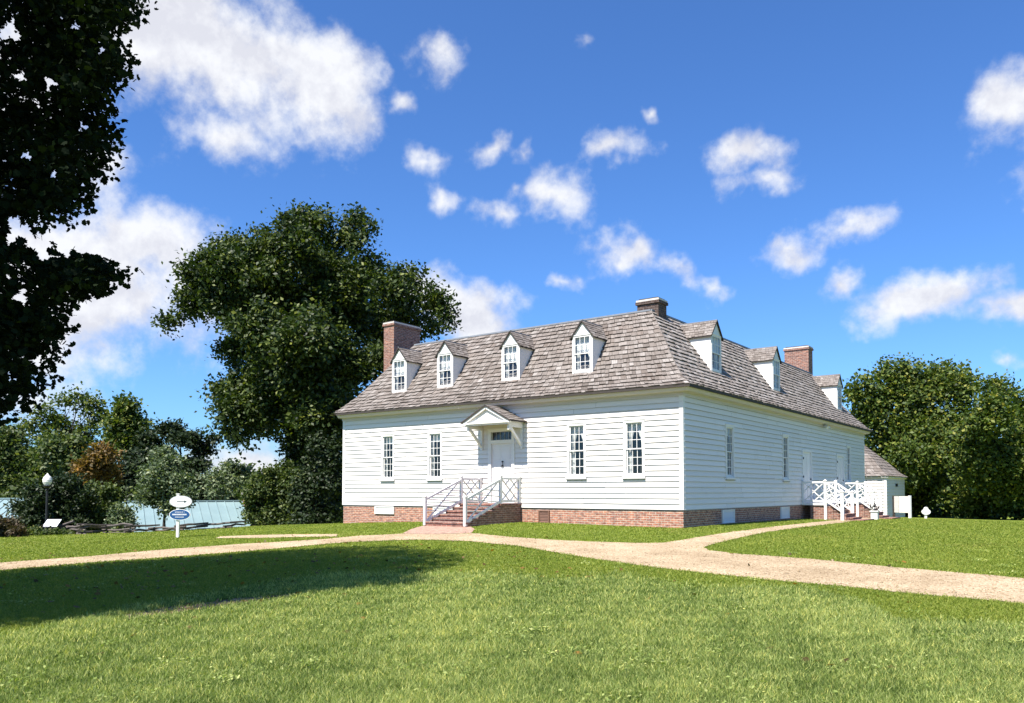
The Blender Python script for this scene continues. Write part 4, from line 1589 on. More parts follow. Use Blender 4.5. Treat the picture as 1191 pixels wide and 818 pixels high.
m.poly([DF(8.0 * s_, .0345, H(585.1)), DF(11.3 * s_, .0345, H(583.6)), DF(8.0 * s_, .0345, H(582.1))], 'sign_ink')
for yy, wd in ((580.2, 4.2), (587.0, 5)):
    k = 9
    for i in range(k):
        u = (4 - wd + 2 * wd * i / k) * s_
        fbox(m, DF, u, u + 1.4 * wd / k * s_, .0312, .033, H(yy + .3), H(yy - .35), 'steel_grey')
m.build('arrow', b1)
m = MB()
disc(m, DF, 3 * s_, H(598.8), 12.4 * s_, 6.4 * s_, 0, .028, 'sign_white', 40)
disc(m, DF, 3 * s_, H(598.8), 11.7 * s_, 5.8 * s_, .0282, .031, 'sign_blue', 40)
b2 = m.build('name_board', ds)
b2['label'] = 'dark blue oval board with rows of white lettering'
rr = random.Random(5)
for yy, wd, hh in ((595.8, 5.5, .45), (598.6, 8.6, .75), (601.6, 5.2, .45)):
    m = MB()
    u = 3 - wd
    while u < 3 + wd - .6:
        w_ = rr.uniform(.45, .85) * (hh / .6)
        if rr.random() > .12:
            fbox(m, DF, u * s_, (u + w_) * s_, .0312, .033, H(yy + hh), H(yy - hh), 'sign_white')
            fbox(m, DF, (u + w_ * .3) * s_, (u + w_ * .7) * s_, .0331, .0336, H(yy + hh * rr.uniform(.1, .6)), H(yy - hh * rr.uniform(.1, .6)), 'sign_blue')
        u += w_ + .16
    m.build('lettering', b2)

# ------------------------------------------------------------------ lamp post, information panel
dl = 32.5
b = at(54, 612, dl)
zg = float(hgt(b[0], b[1]))
PO = (b[0], b[1], zg)
lp = empty('lamp_post', PO, 'black lamp post with a white globe lantern before the trees', 'lamp post')
s_ = dl / F_PX
zt = at(57, 552.5, dl)[2] - zg
m = MB()
m.lathe((0, 0, -.2), [(.13, 0), (.13, .35), (.09, .42), (.06, .55), (.05, .9), (.045, zt - .42)], 'black_iron', 12)
m.lathe((0, 0, zt - .63), [(.05, 0), (.08, .03), (.05, .07), (.10, .12), (.16, .17), (.16, .20)], 'black_iron', 12)
m.build('pole', lp)
m = MB()
gr = 4.7 * s_
m.lathe((0, 0, zt - .43), [(.10, 0), (gr * .8, .05), (gr * 1.05, .14), (gr * 1.08, .23), (gr * .9, .33), (gr * .5, .40), (.06, .425)], 'globe_glass', 16)
m.build('globe', lp, smooth=True)
m = MB()
m.lathe((0, 0, zt - .02), [(.07, 0), (.05, .04), (.015, .08), (.0, .10)], 'globe_glass', 10)
m.build('finial', lp)

b = at(61.5, 618, 31.5)
zg = float(hgt(b[0], b[1]))
PO = (b[0], b[1], zg)
s_ = 31.5 / F_PX
ip = empty('information_panel', PO, 'tilted white information panel on two legs beside the lamp post', 'information panel')
IF = Fr((0, 0, 0), RTv, -np.array([math.sin(YAW), math.cos(YAW), 0]))
zlo, zhi = at(60, 612.6, 31.5)[2] - zg, at(60, 605.2, 31.5)[2] - zg
m = MB()
wv = 8.2 * s_
c = [IF(-wv, .22, zlo), IF(wv, .22, zlo), IF(wv, -.1, zhi), IF(-wv, -.1, zhi)]
c2 = [q_ + np.array([0, 0, .03]) for q_ in c]
m.hexa(c + c2, 'panel_sheet')
m.build('panel', ip)
for u in (-wv * .7, wv * .7):
    m = MB()
    m.bar(IF(u, .05, -.2), IF(u, .05, (zlo + zhi) / 2 - .01), .06, .06, 'black_iron', (0, 1, 0))
    m.build('leg', ip)

# ------------------------------------------------------------------ zigzag split rail fence
fence_pts = []
fx = [(70, 617.5, 32.0), (96, 620.5, 30.9), (124, 620.5, 32.3), (152, 622, 31.2), (180, 621, 32.6), (208, 620, 32.0), (236, 618.5, 33.6), (262, 615.5, 33.4), (282, 614, 35.4)]
for i, (x, y, d) in enumerate(fx):
    q_ = at(x, y, d)
    fence_pts.append(np.array([q_[0], q_[1], float(hgt(q_[0], q_[1]))]))
FO = fence_pts[4]
fe = empty('split_rail_fence', tuple(FO), 'weathered zigzag split rail fence along the edge of the lawn', 'fence')
for i in range(len(fence_pts) - 1):
    a, b = fence_pts[i] - FO, fence_pts[i + 1] - FO
    dv = (b - a) / np.linalg.norm(b - a)
    for k in range(3 if i < 3 else 2):
        z = .05 + k * .13 + (0.065 if i % 2 else 0)
        j = lambda s=.03: rng.normal(0, s, 3)
        P = [a - dv * .3 + [0, 0, z] + j(), a * .66 + b * .34 + [0, 0, z - .01] + j(), a * .33 + b * .67 + [0, 0, z - .01] + j(), b + dv * .3 + [0, 0, z] + j()]
        m = MB()
        m.tube(P, [.038, .05, .046, .034], 'rail_wood', 6)
        m.build('rail', fe)
# loose end rails leaning on the fence
for k in range(2):
    m = MB()
    q0 = fence_pts[0] - FO
    m.tube([q0 + [-.5 + k * .3, -.6, .05], q0 + [.9, .1, .55 - k * .2]], [.055, .05], 'rail_wood', 6)
    m.build('rail', fe)


# ------------------------------------------------------------------ buildings with green metal roofs down the slope
def metal_building(name, label, ridge_l, ridge_r, dr_, eave_drop_px, d_eave, chim=None, skew=0.0):
    A, B = at(ridge_l[0], ridge_l[1], dr_ - skew), at(ridge_r[0], ridge_r[1], dr_)
    B[2] = A[2] = (A[2] + B[2]) / 2
    ud = np.array([B[0] - A[0], B[1] - A[1], 0])
    ln = np.linalg.norm(ud)
    ud /= ln
    nd = np.array([ud[1], -ud[0], 0])           # towards the viewer
    run = dr_ - d_eave
    e = eave_drop_px
    O = (A + B) / 2
    zg = float(hgt(O[0], O[1]))
    org = (O[0], O[1], zg)
    bd = empty(name, org, label, 'building')
    fr = Fr(A - np.array(org), ud, nd)
    r = MB()
    for s in (1, -1):
        P = [fr(-.3, 0, 0), fr(ln + .3, 0, 0), fr(ln + .3, s * run, -e), fr(-.3, s * run, -e)]
        r.poly(P, 'teal_metal')
        r.poly([p_ - np.array([0, 0, .08]) for p_ in P], 'teal_metal')
        k = int(ln / .42)
        for i in range(k + 1):
            u = -.28 + (ln + .56) * i / k
            r.bar(fr(u, 0.0, .02), fr(u, s * run, -e + .02), .03, .05, 'teal_metal')
        r.bar(fr(-.3, s * run, -e - .04), fr(ln + .3, s * run, -e - .04), .05, .1, 'white_paint')
        for u in (-.3, ln + .3):
            r.bar(fr(u, 0, -.05), fr(u, s * run, -e - .05), .04, .14, 'teal_metal')
    r.bar(fr(-.32, 0, .03), fr(ln + .32, 0, .03), .2, .06, 'teal_metal')
    r.build('roof', bd)
    w = MB()
    zb_ = -A[2] + zg - 2.0
    for s in (1, -1):
        n_ = s * (run - .35)
        w.poly([fr(0, n_, zb_), fr(ln, n_, zb_), fr(ln, n_, -e + .1), fr(0, n_, -e + .1)], 'siding_paint')
    for u in (0, ln):
        w.poly([fr(u, run - .35, zb_), fr(u, -run + .35, zb_), fr(u, -run + .35, -e + .1), fr(u, 0, -.1), fr(u, run - .35, -e + .1)], 'house_brick')
    w.build('wall', bd)
    if chim:
        c = MB()
        u, n_, hgt_, hw = chim
        cc = fr(u, n_, 0)
        c.box((cc[0] - hw, cc[1] - hw, cc[2] - 4), (cc[0] + hw, cc[1] + hw, cc[2] + hgt_ - .22), 'chimney_brick')
        co = c.build('chimney', bd)
        c = MB()
        c.box((cc[0] - hw * 1.15, cc[1] - hw * 1.15, cc[2] + hgt_ - .219), (cc[0] + hw * 1.15, cc[1] + hw * 1.15, cc[2] + hgt_ - .1), 'old_mortar')
        c.hexa([(cc[0] - hw, cc[1] - hw, cc[2] + hgt_ - .099), (cc[0] + hw, cc[1] - hw, cc[2] + hgt_ - .099), (cc[0] + hw, cc[1] + hw, cc[2] + hgt_ - .099), (cc[0] - hw, cc[1] + hw, cc[2] + hgt_ - .099),
                (cc[0] - hw * .6, cc[1] - hw * .6, cc[2] + hgt_ + .03), (cc[0] + hw * .6, cc[1] - hw * .6, cc[2] + hgt_ + .03), (cc[0] + hw * .6, cc[1] + hw * .6, cc[2] + hgt_ + .03), (cc[0] - hw * .6, cc[1] + hw * .6, cc[2] + hgt_ + .03)], 'old_mortar')
        c.build('chimney_cap', co)
    return bd


metal_building('metal_roofed_building', 'low building with green metal roof and brick end chimney, behind the fence', (150, 583.5), (275, 583.5), 46.0, 2.05, 41.5, chim=(6.75, -.9, 0.62, .48), skew=2.6)
metal_building('metal_roofed_building', 'low building with green metal roof half hidden by shrubs at the left edge', (-70, 580.5), (40, 580.5), 44.0, 1.9, 40.0)

# ------------------------------------------------------------------ foliage
RHOMB = np.array([(0, -.5, 0), (.33, -.05, .06), (0, .55, 0), (-.33, -.05, .06)])


def unit(v):
    return v / (np.linalg.norm(v, axis=-1, keepdims=True) + 1e-9)


def leaf_mesh(name, pos, nrm, size, mat, shape=RHOMB, rnd=None, droop=0.0):
    n = len(pos)
    nrm = unit(nrm)
    t = unit(np.cross(nrm, rng.normal(0, 1, (n, 3))))
    b = np.cross(nrm, t)
    k = len(shape)
    V = pos[:, None] + size[:, None, None] * (shape[None, :, 0:1] * t[:, None] + shape[None, :, 1:2] * b[:, None] + shape[None, :, 2:3] * nrm[:, None])
    V = V.reshape(-1, 3)
    if k == 4:
        idx = (np.arange(n) * 4)[:, None, None] + np.array([[0, 1, 2], [0, 2, 3]])[None]
        cnt = np.full(n * 2, 3)
        r = np.repeat(rnd, 2)
    else:
        # fan round vertex 0
        tri = np.array([[0, i, i + 1] for i in range(1, k - 1)] + [[0, k - 1, 1]])
        idx = (np.arange(n) * k)[:, None, None] + tri[None]
        cnt = np.full(n * len(tri), 3)
        r = np.repeat(rnd, len(tri))
    return np_mesh(name, V, idx.ravel(), cnt, [mat], None, r)


def crown_points(lobes, n, per=14, spray=0.45, hollow=0.55, flat=0.35, nsub=0):
    """leaves gathered in sprays through the outer part of each lobe"""
    subs = []
    for (c, rad, dens) in lobes:
        k = nsub
        for i in range(k):
            dv = unit(rng.normal(0, 1, (1, 3)))[0]
            f = rng.uniform(.30, .46)
            subs.append((c + dv * rad * rng.uniform(.45, .82), rad * f * np.array([1, 1, .8]), dens * rng.uniform(.7, 1.2)))
        if k:
            subs.append((c, rad * .65, dens * .8))
    if nsub:
        lobes = subs
    w = np.array([(l[1] ** 2).mean() * l[2] for l in lobes])
    w = w / w.sum()
    P, N, R = [], [], []
    for (c, rad, dens), wi in zip(lobes, w):
        ns = max(3, int(n * wi / per))
        d = unit(rng.normal(0, 1, (ns, 3)))
        # lumps on the lobe
        lump = 1 + 0.16 * np.sin(d @ rng.normal(0, 4, 3) + 1) + 0.12 * np.sin(d @ rng.normal(0, 7, 3))
        rr = (hollow + (1.02 - hollow) * rng.random(ns) ** 0.55) * lump
        sc = c + d * rad * rr[:, None]
        sn = unit(d * 0.55 + np.array([0, 0, .75]) + rng.normal(0, .45, (ns, 3)))
        tone = rng.normal(0, .13, ns)
        off = np.clip(rng.normal(0, 1, (ns, per, 3)), -1.7, 1.7) * spray * rng.uniform(.6, 1.3, (ns, 1, 1))
        off -= sn[:, None] * (off * sn[:, None]).sum(-1, keepdims=True) * (1 - flat)
        p = sc[:, None] + off
        nn = sn[:, None] + rng.normal(0, .5, (ns, per, 3))
        P.append(p.reshape(-1, 3))
        N.append(nn.reshape(-1, 3))
        R.append((np.clip(rng.normal(.45, .2, (ns, per)) + tone[:, None], 0, 1)).ravel())
    return np.concatenate(P), np.concatenate(N), np.concatenate(R)


def limb(mb, a, b, r0, r1, wob=0.06, n=5, mat='bark'):
    a, b = np.asarray(a, float), np.asarray(b, float)
    ln = np.linalg.norm(b - a)
    pts = []
    for i in range(n + 1):
        t = i / n
        p = a + (b - a) * t
        p[2] += 0.10 * ln * math.sin(t * math.pi) * .5
        if 0 < i < n:
            p += rng.normal(0, wob * ln / n * 1.4, 3)
        pts.append(p)
    mb.tube(pts, [r0 + (r1 - r0) * (i / n) ** .8 for i in range(n + 1)], mat, 7, caps=False)
    return pts


def tree(name, label, cat, foot, d, lobes, n, size, mat, trunk_r=0.25, group=None, per=14, spray=.45, depth_k=0.9, limbs=7, fork=.35, hollow=.55, trunk_mat='bark', foot_w=None, jd=None, nsub=7):
    """foot: photo position of the trunk's base; lobes: (x, y, rx, ry[, depth shift]) seen at distance d"""
    s = d / F_PX
    L3 = []
    for l in lobes:
        dd = d + (l[4] if len(l) > 4 else rng.uniform(-1, 1) * (jd if jd is not None else 1.2))
        c = at(l[0], l[1], dd)
        rx, ry = l[2] * s, l[3] * s
        L3.append((c, np.array([rx, rx * depth_k, ry]), l[5] if len(l) > 5 else 1.0))
    if foot_w is None:
        f = at(foot[0], foot[1], d)
        fz = float(hgt(f[0], f[1]))
    else:
        f = np.array(foot_w, float)
        fz = float(hgt(f[0], f[1]))
    org = np.array([f[0], f[1], fz])
    root = empty(name, tuple(org), label, cat, group)
    P, N, R = crown_points(L3, n, per, spray, hollow, nsub=nsub)
    keep = P[:, 2] > hgt(P[:, 0], P[:, 1]) + .03
    P, N, R = P[keep], N[keep], R[keep]
    sz = size * rng.uniform(.7, 1.35, len(P))
    me = leaf_mesh('crown', P - org, N, sz, mat, RHOMB, R)
    link('crown', me, root)
    m = MB()
    cen = np.mean([l[0] for l in L3], axis=0) - org
    top = max(l[0][2] for l in L3) - org[2]
    fk = np.array([cen[0] * .35, cen[1] * .35, max(.4, top * fork)])
    pts = limb(m, (0, 0, -.3), fk, trunk_r, trunk_r * .7, .03, 5)
    order = sorted(L3, key=lambda l: -l[1][0])[:limbs]
    for l in order:
        c = l[0] - org
        mid = fk + (c - fk) * .5
        limb(m, fk, c + np.array([0, 0, l[1][2] * .3]), trunk_r * .42, trunk_r * .07, .1, 6)
        for k in range(2):
            e = c + unit(rng.normal(0, 1, (1, 3)))[0] * l[1] * .8
            limb(m, fk + (c - fk) * rng.uniform(.5, .8), e, trunk_r * .16, trunk_r * .04, .1, 4)
    m.build('trunk', root, smooth=True)
    return root


CX = lambda x: 160 + x / 2.045
CYv = lambda y: 220 + y / 2.045
big = [(285, 158, 66, 48, -1), (318, 138, 52, 48, 0), (218, 235, 80, 66, -2), (347, 430, 90, 70, -4), (430, 510, 80, 80, -4), (390, 370, 100, 80, -4.5), (480, 410, 72, 80, -3), (300, 350, 80, 70, -4), (445, 610, 60, 60), (400, 640, 56, 60), (347, 470, 70, 60), (390, 570, 66, 66), (420, 675, 52, 80), (286, 510, 66, 50), (450, 450, 80, 80), (368, 327, 110, 90), (286, 225, 90, 76), (490, 225, 90, 90), (250, 470, 60, 55), (300, 560, 55, 40), (430, 85, 80, 62), (510, 105, 62, 58), (370, 115, 62, 58), (240, 150, 80, 52), (170, 195, 66, 55), (132, 268, 52, 50), (78, 316, 22, 20, 0, .6), (205, 285, 80, 66),
       (320, 200, 70, 60), (330, 310, 105, 85), (450, 200, 105, 90), (555, 215, 78, 75), (620, 235, 62, 60), (695, 262, 46, 46), (728, 305, 36, 38), (690, 325, 36, 30),
       (560, 325, 95, 75), (450, 330, 110, 95), (255, 395, 70, 62), (350, 430, 100, 80), (480, 440, 100, 85), (215, 490, 46, 40), (262, 535, 70, 52), (235, 585, 34, 26), (300, 480, 70, 60),
       (370, 520, 70, 50), (455, 560, 80, 70), (430, 655, 66, 60), (400, 725, 60, 55), (455, 725, 60, 55), (560, 420, 70, 60), (640, 300, 50, 40)]
tree('maple_tree', 'great dark maple tree rising behind the brick chimney at the house end', 'tree', (378, 606), 46.0,
     [(CX(l[0]), CYv(l[1]), l[2] / 2.045, l[3] / 2.045) + tuple(([l[4]] if len(l) > 4 else [rng.uniform(-2.5, 4.5)])) + tuple(l[5:6]) for l in big],
     165000, .23, 'maple_leaf', .45, per=16, spray=.42, limbs=9, fork=.28, hollow=.45)

# the pair of maples at the right edge
tree('broadleaf_tree', 'round sunlit maple directly behind the white outbuilding', 'tree', None, 57.0,
     [(1040, 434, 24, 18), (1014, 458, 26, 24), (1004, 484, 18, 26), (1062, 452, 34, 26), (1092, 448, 34, 26), (1116, 452, 20, 22), (1048, 490, 42, 34), (1098, 492, 40, 34), (1026, 520, 26, 30), (1074, 530, 44, 34),
      (1016, 555, 22, 34, 3), (1060, 565, 46, 30, 4), (1108, 545, 36, 32, 2), (1040, 590, 36, 18, 6), (1090, 585, 34, 24, 6), (1070, 545, 50, 40, 6)], 60000, .26, 'yellow_green_leaf', .35, 'maples behind the right lawn', per=14, spray=.5, jd=2.5, hollow=.5, foot_w=at(1052, 600, 64))
tree('broadleaf_tree', 'leafy maple at the right edge of the lawn, lower than its neighbour', 'tree', None, 50.0,
     [(1162, 455, 16, 18), (1152, 482, 26, 26), (1180, 486, 26, 30), (1128, 512, 24, 26), (1165, 520, 34, 30), (1196, 515, 30, 34), (1140, 550, 34, 30, 1), (1178, 558, 40, 34, 1.5), (1120, 578, 24, 22, 4.5), (1150, 588, 34, 20, 5), (1195, 588, 30, 20, 5), (1215, 500, 30, 40), (1160, 565, 50, 34, 5)],
     52000, .235, 'yellow_green_leaf', .3, 'maples behind the right lawn', per=14, spray=.48, jd=2.2, hollow=.5, foot_w=at(1158, 600, 56))
# left hand background
LB = 'trees down the slope behind the fence'
tree('woodland_tree', 'dark green tree at the left edge above the metal roof', 'tree', (5, 600), 52, [(8, 520, 26, 26), (22, 548, 30, 30), (-14, 545, 34, 40), (30, 575, 22, 22), (-25, 515, 26, 24)], 20000, .26, 'wild_leaf', .25, LB, spray=.45)
tree('woodland_tree', 'tall thin airy tree with yellowish leaves and sky showing through', 'tree', (72, 600), 60, [(50, 476, 11, 8), (76, 466, 13, 8), (92, 460, 10, 7), (32, 496, 16, 12), (62, 492, 22, 14), (100, 474, 13, 13), (112, 492, 20, 18), (92, 505, 24, 16), (55, 512, 24, 14), (112, 468, 8, 6)], 5200, .25, 'yellow_green_leaf', .18, LB, per=7, spray=.45, fork=.55, limbs=10, hollow=.1, nsub=4)
tree('woodland_tree', 'slender upright tree with a dark stem and olive top', 'tree', (150, 605), 56, [(148, 476, 14, 12), (142, 494, 19, 15), (157, 500, 16, 16), (135, 512, 18, 14), (150, 520, 20, 14)], 9500, .25, 'yellow_green_leaf', .32, LB, spray=.42, fork=.72, limbs=5, hollow=.3)
tree('pine_tree', 'dark pine with layered flat boughs reaching toward the big maple', 'tree', (188, 605), 54, [(176, 512, 17, 8), (196, 500, 18, 8), (216, 512, 20, 8), (236, 522, 16, 7), (248, 512, 9, 5), (188, 527, 22, 8), (166, 530, 20, 10), (206, 542, 24, 9), (230, 540, 14, 6), (180, 552, 26, 10)], 15000, .22, 'dark_leaf', .3, LB, spray=.3, limbs=10, fork=.5, hollow=.2)
tree('woodland_tree', 'full mid green tree between the airy tree and the orange one', 'tree', (75, 605), 50, [(70, 524, 26, 20), (52, 538, 24, 20), (88, 540, 20, 18), (60, 562, 28, 20), (96, 566, 22, 18)], 16000, .24, 'wild_leaf', .22, LB, spray=.4)
tree('woodland_tree', 'dark tree filling the gap behind the young silvery tree', 'tree', (165, 605), 50, [(150, 555, 22, 18), (172, 572, 24, 16), (215, 565, 18, 16), (135, 575, 18, 16), (232, 582, 14, 12), (160, 535, 14, 12)], 13000, .24, 'dark_leaf', .2, LB, spray=.4)
tree('autumn_tree', 'small tree turning orange above the dark shrubs', 'tree', (114, 606), 45, [(118, 527, 14, 9), (106, 542, 16, 10), (122, 544, 14, 12), (94, 550, 9, 6), (112, 556, 16, 9), (128, 556, 9, 8)], 6500, .19, 'orange_leaf', .12, None, spray=.3, hollow=.2)
tree('young_tree', 'young tree with silvery pale leaves behind the oval signs', 'tree', (191, 616), 33.5, [(188, 530, 9, 9), (196, 542, 17, 14), (180, 552, 18, 15), (203, 560, 22, 17), (186, 574, 26, 18), (170, 576, 14, 12), (212, 578, 15, 13), (196, 588, 20, 7)], 16000, .13, 'pale_leaf', .07, None, spray=.22, jd=.5, fork=.3, hollow=.3)
SG = 'shrubs along the fence'
tree('shrub', 'tall dark shrub right of the lamp post', 'shrub', (76, 617), 35.5, [(78, 578, 15, 15), (70, 596, 16, 14), (90, 590, 14, 16), (66, 609, 14, 7), (88, 608, 16, 9), (64, 572, 9, 10), (86, 563, 10, 9), (100, 578, 8, 10), (72, 560, 7, 7)], 11000, .14, 'dark_leaf', .06, SG, spray=.22, jd=.4, limbs=4)
tree('shrub', 'dark shrub left of the lamp post before the metal roof', 'shrub', (38, 617), 35.0, [(46, 586, 11, 13), (40, 601, 12, 11), (32, 594, 8, 6), (48, 610, 13, 7), (22, 589, 7, 4), (38, 574, 7, 7), (54, 574, 8, 8)], 7000, .14, 'dark_leaf', .06, SG, spray=.22, jd=.4, limbs=4)
tree('shrub', 'broad mid green shrub beneath the orange tree', 'shrub', (115, 617), 37.0, [(116, 580, 15, 9), (104, 592, 15, 13), (124, 594, 14, 14), (134, 576, 9, 7), (112, 607, 20, 8), (106, 570, 8, 6), (126, 570, 7, 5)], 10000, .14, 'wild_leaf', .06, SG, spray=.22, jd=.5, limbs=4)
tree('shrub', 'grey green feathery shrub by the fence left of the oval signs', 'shrub', (146, 618), 34.5, [(143, 597, 8, 11), (139, 607, 10, 8), (149, 607, 8, 8)], 3600, .11, 'pale_leaf', .04, SG, spray=.18, jd=.3, limbs=3)
tree('shrub', 'low brownish bush in the left corner of the lawn', 'shrub', (8, 624), 30.0, [(6, 611, 13, 7), (-10, 610, 14, 9), (18, 617, 10, 5), (2, 619, 12, 5)], 5000, .11, 'russet_leaf', .04, SG, spray=.15, jd=.3, limbs=3)
tree('shrub', 'low green weeds at the foot of the information panel', 'shrub', (44, 622), 31.2, [(38, 619, 12, 4), (54, 621, 10, 3), (68, 621, 12, 3), (84, 622, 10, 2.5)], 3500, .10, 'wild_leaf', .02, SG, spray=.12, jd=.2, limbs=2)
tree('thin_tree', 'pale wispy tree above the end of the metal roof', 'tree', (262, 604), 50, [(250, 556, 14, 9), (268, 546, 16, 6), (240, 568, 12, 10), (282, 552, 12, 5), (256, 572, 10, 8), (272, 560, 10, 6)], 4200, .2, 'pale_leaf', .1, None, per=9, spray=.35, hollow=.1)
US = 'undergrowth bushes below the great maple'
for lab, foot, dd, lob, mt in (
        ('wild bush beside the brick chimney of the metal roofed building', (302, 610), 42.5, [(300, 584, 12, 14), (309, 566, 9, 12), (297, 600, 14, 11), (316, 600, 12, 10), (298, 560, 6, 7), (312, 551, 5, 7), (291, 574, 7, 8), (320, 580, 8, 9)], 'wild_leaf'),
        ('taller wild bush with light top, left of the great maple trunk', (334, 610), 42, [(331, 572, 12, 13), (326, 590, 13, 13), (344, 588, 14, 16), (336, 604, 20, 9), (324, 552, 7, 9), (338, 556, 9, 10), (332, 544, 5, 7), (346, 568, 9, 12)], 'wild_leaf'),
        ('dark bush filling the shade under the great maple', (366, 608), 40.5, [(358, 582, 16, 20), (374, 594, 16, 16), (362, 603, 20, 9), (386, 596, 12, 14), (380, 560, 18, 24), (362, 556, 17, 20), (350, 572, 14, 16), (388, 530, 12, 24), (372, 520, 15, 20)], 'dark_leaf')):  # last bush: dark leaf colour stands in for the maple's shade
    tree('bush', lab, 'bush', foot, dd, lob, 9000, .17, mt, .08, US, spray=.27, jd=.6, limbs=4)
tree('bush', 'small leafy plant growing between the two side porches', 'plant', None, 39.5, [(1003.5, 597, 3.4, 4.2, 0), (1006, 601, 4, 3, 0), (1000.5, 601.5, 3, 2.4, 0)], 900, .085, 'wild_leaf', .02, None, spray=.09, jd=.1, limbs=3, foot_w=at(1003.5, 602, 39.5))
tree('bush', 'tuft of long yellow green leaves before the small leafy plant', 'plant', None, 38.5, [(1008, 602.5, 4, 1.8, 0), (1012, 603.5, 3, 1.4, 0)], 500, .10, 'yellow_green_leaf', .015, None, spray=.08, jd=.1, limbs=2, foot_w=at(1009, 603, 38.5))


# far woods on the horizon: one mass
def far_woods():
    P, N, R = [], [], []
    for (x0, x1, d, ytop, amp, n) in ((-260, 420, 95, 566, 9, 26000), (-200, 420, 150, 558, 5, 16000), (940, 1500, 85, 556, 12, 12000)):
        nl = int((x1 - x0) / 16)
        lob = []
        for i in range(nl):
            x = x0 + (x1 - x0) * (i + .5) / nl + rng.uniform(-6, 6)
            y = ytop + rng.uniform(-amp, amp)
            for k in range(3):
                dd = d + rng.uniform(-6, 8)
                c = at(x + rng.uniform(-6, 6), y + 4 + k * 14, dd)
                r = rng.uniform(10, 16) * d / F_PX
                lob.append((c, np.array([r, r, r * .85]), 1.0))
        p, q, r = crown_points(lob, n, 10, .9 * d / 90, .5)
        P.append(p), N.append(q), R.append(r)
    P, N, R = map(np.concatenate, (P, N, R))
    me = leaf_mesh('far_woods', P, N, .75 * rng.uniform(.7, 1.4, len(P)), 'wild_leaf', RHOMB, R)
    tag(link('far_woods', me), 'distant green woods along the horizon', 'woods', None, 'stuff')


far_woods()

# ------------------------------------------------------------------ the near tree whose boughs hang in from the left
MAPLE = np.array([(0, -.05, 0), (0, -.45, 0), (.2, -.36, .02), (.42, -.30, -.03), (.36, -.06, .03), (.50, .16, -.05), (.30, .18, .03), (.20, .36, .02), (0, .56, -.04),
                  (-.20, .36, .02), (-.30, .18, .03), (-.50, .16, -.05), (-.36, -.06, .03), (-.42, -.30, -.03), (-.2, -.36, .02)])
EDGE = np.array([(-400, 160), (0, 168), (8, 165), (15, 158), (25, 148), (32, 130), (45, 128), (60, 138), (72, 152), (80, 150), (95, 134), (110, 128), (122, 108), (135, 122), (150, 128), (165, 134), (178, 141), (190, 128), (205, 122),
                 (215, 112), (228, 94), (240, 98), (252, 106), (258, 92), (264, 62), (275, 50), (285, 58), (294, 70), (302, 104), (312, 138), (322, 153), (328, 146), (338, 122), (347, 84), (356, 66), (370, 74), (384, 80), (392, 66), (410, 60),
                 (432, 62), (446, 48), (462, 44), (474, 24), (490, -4), (500, -40), (560, -120)], float)


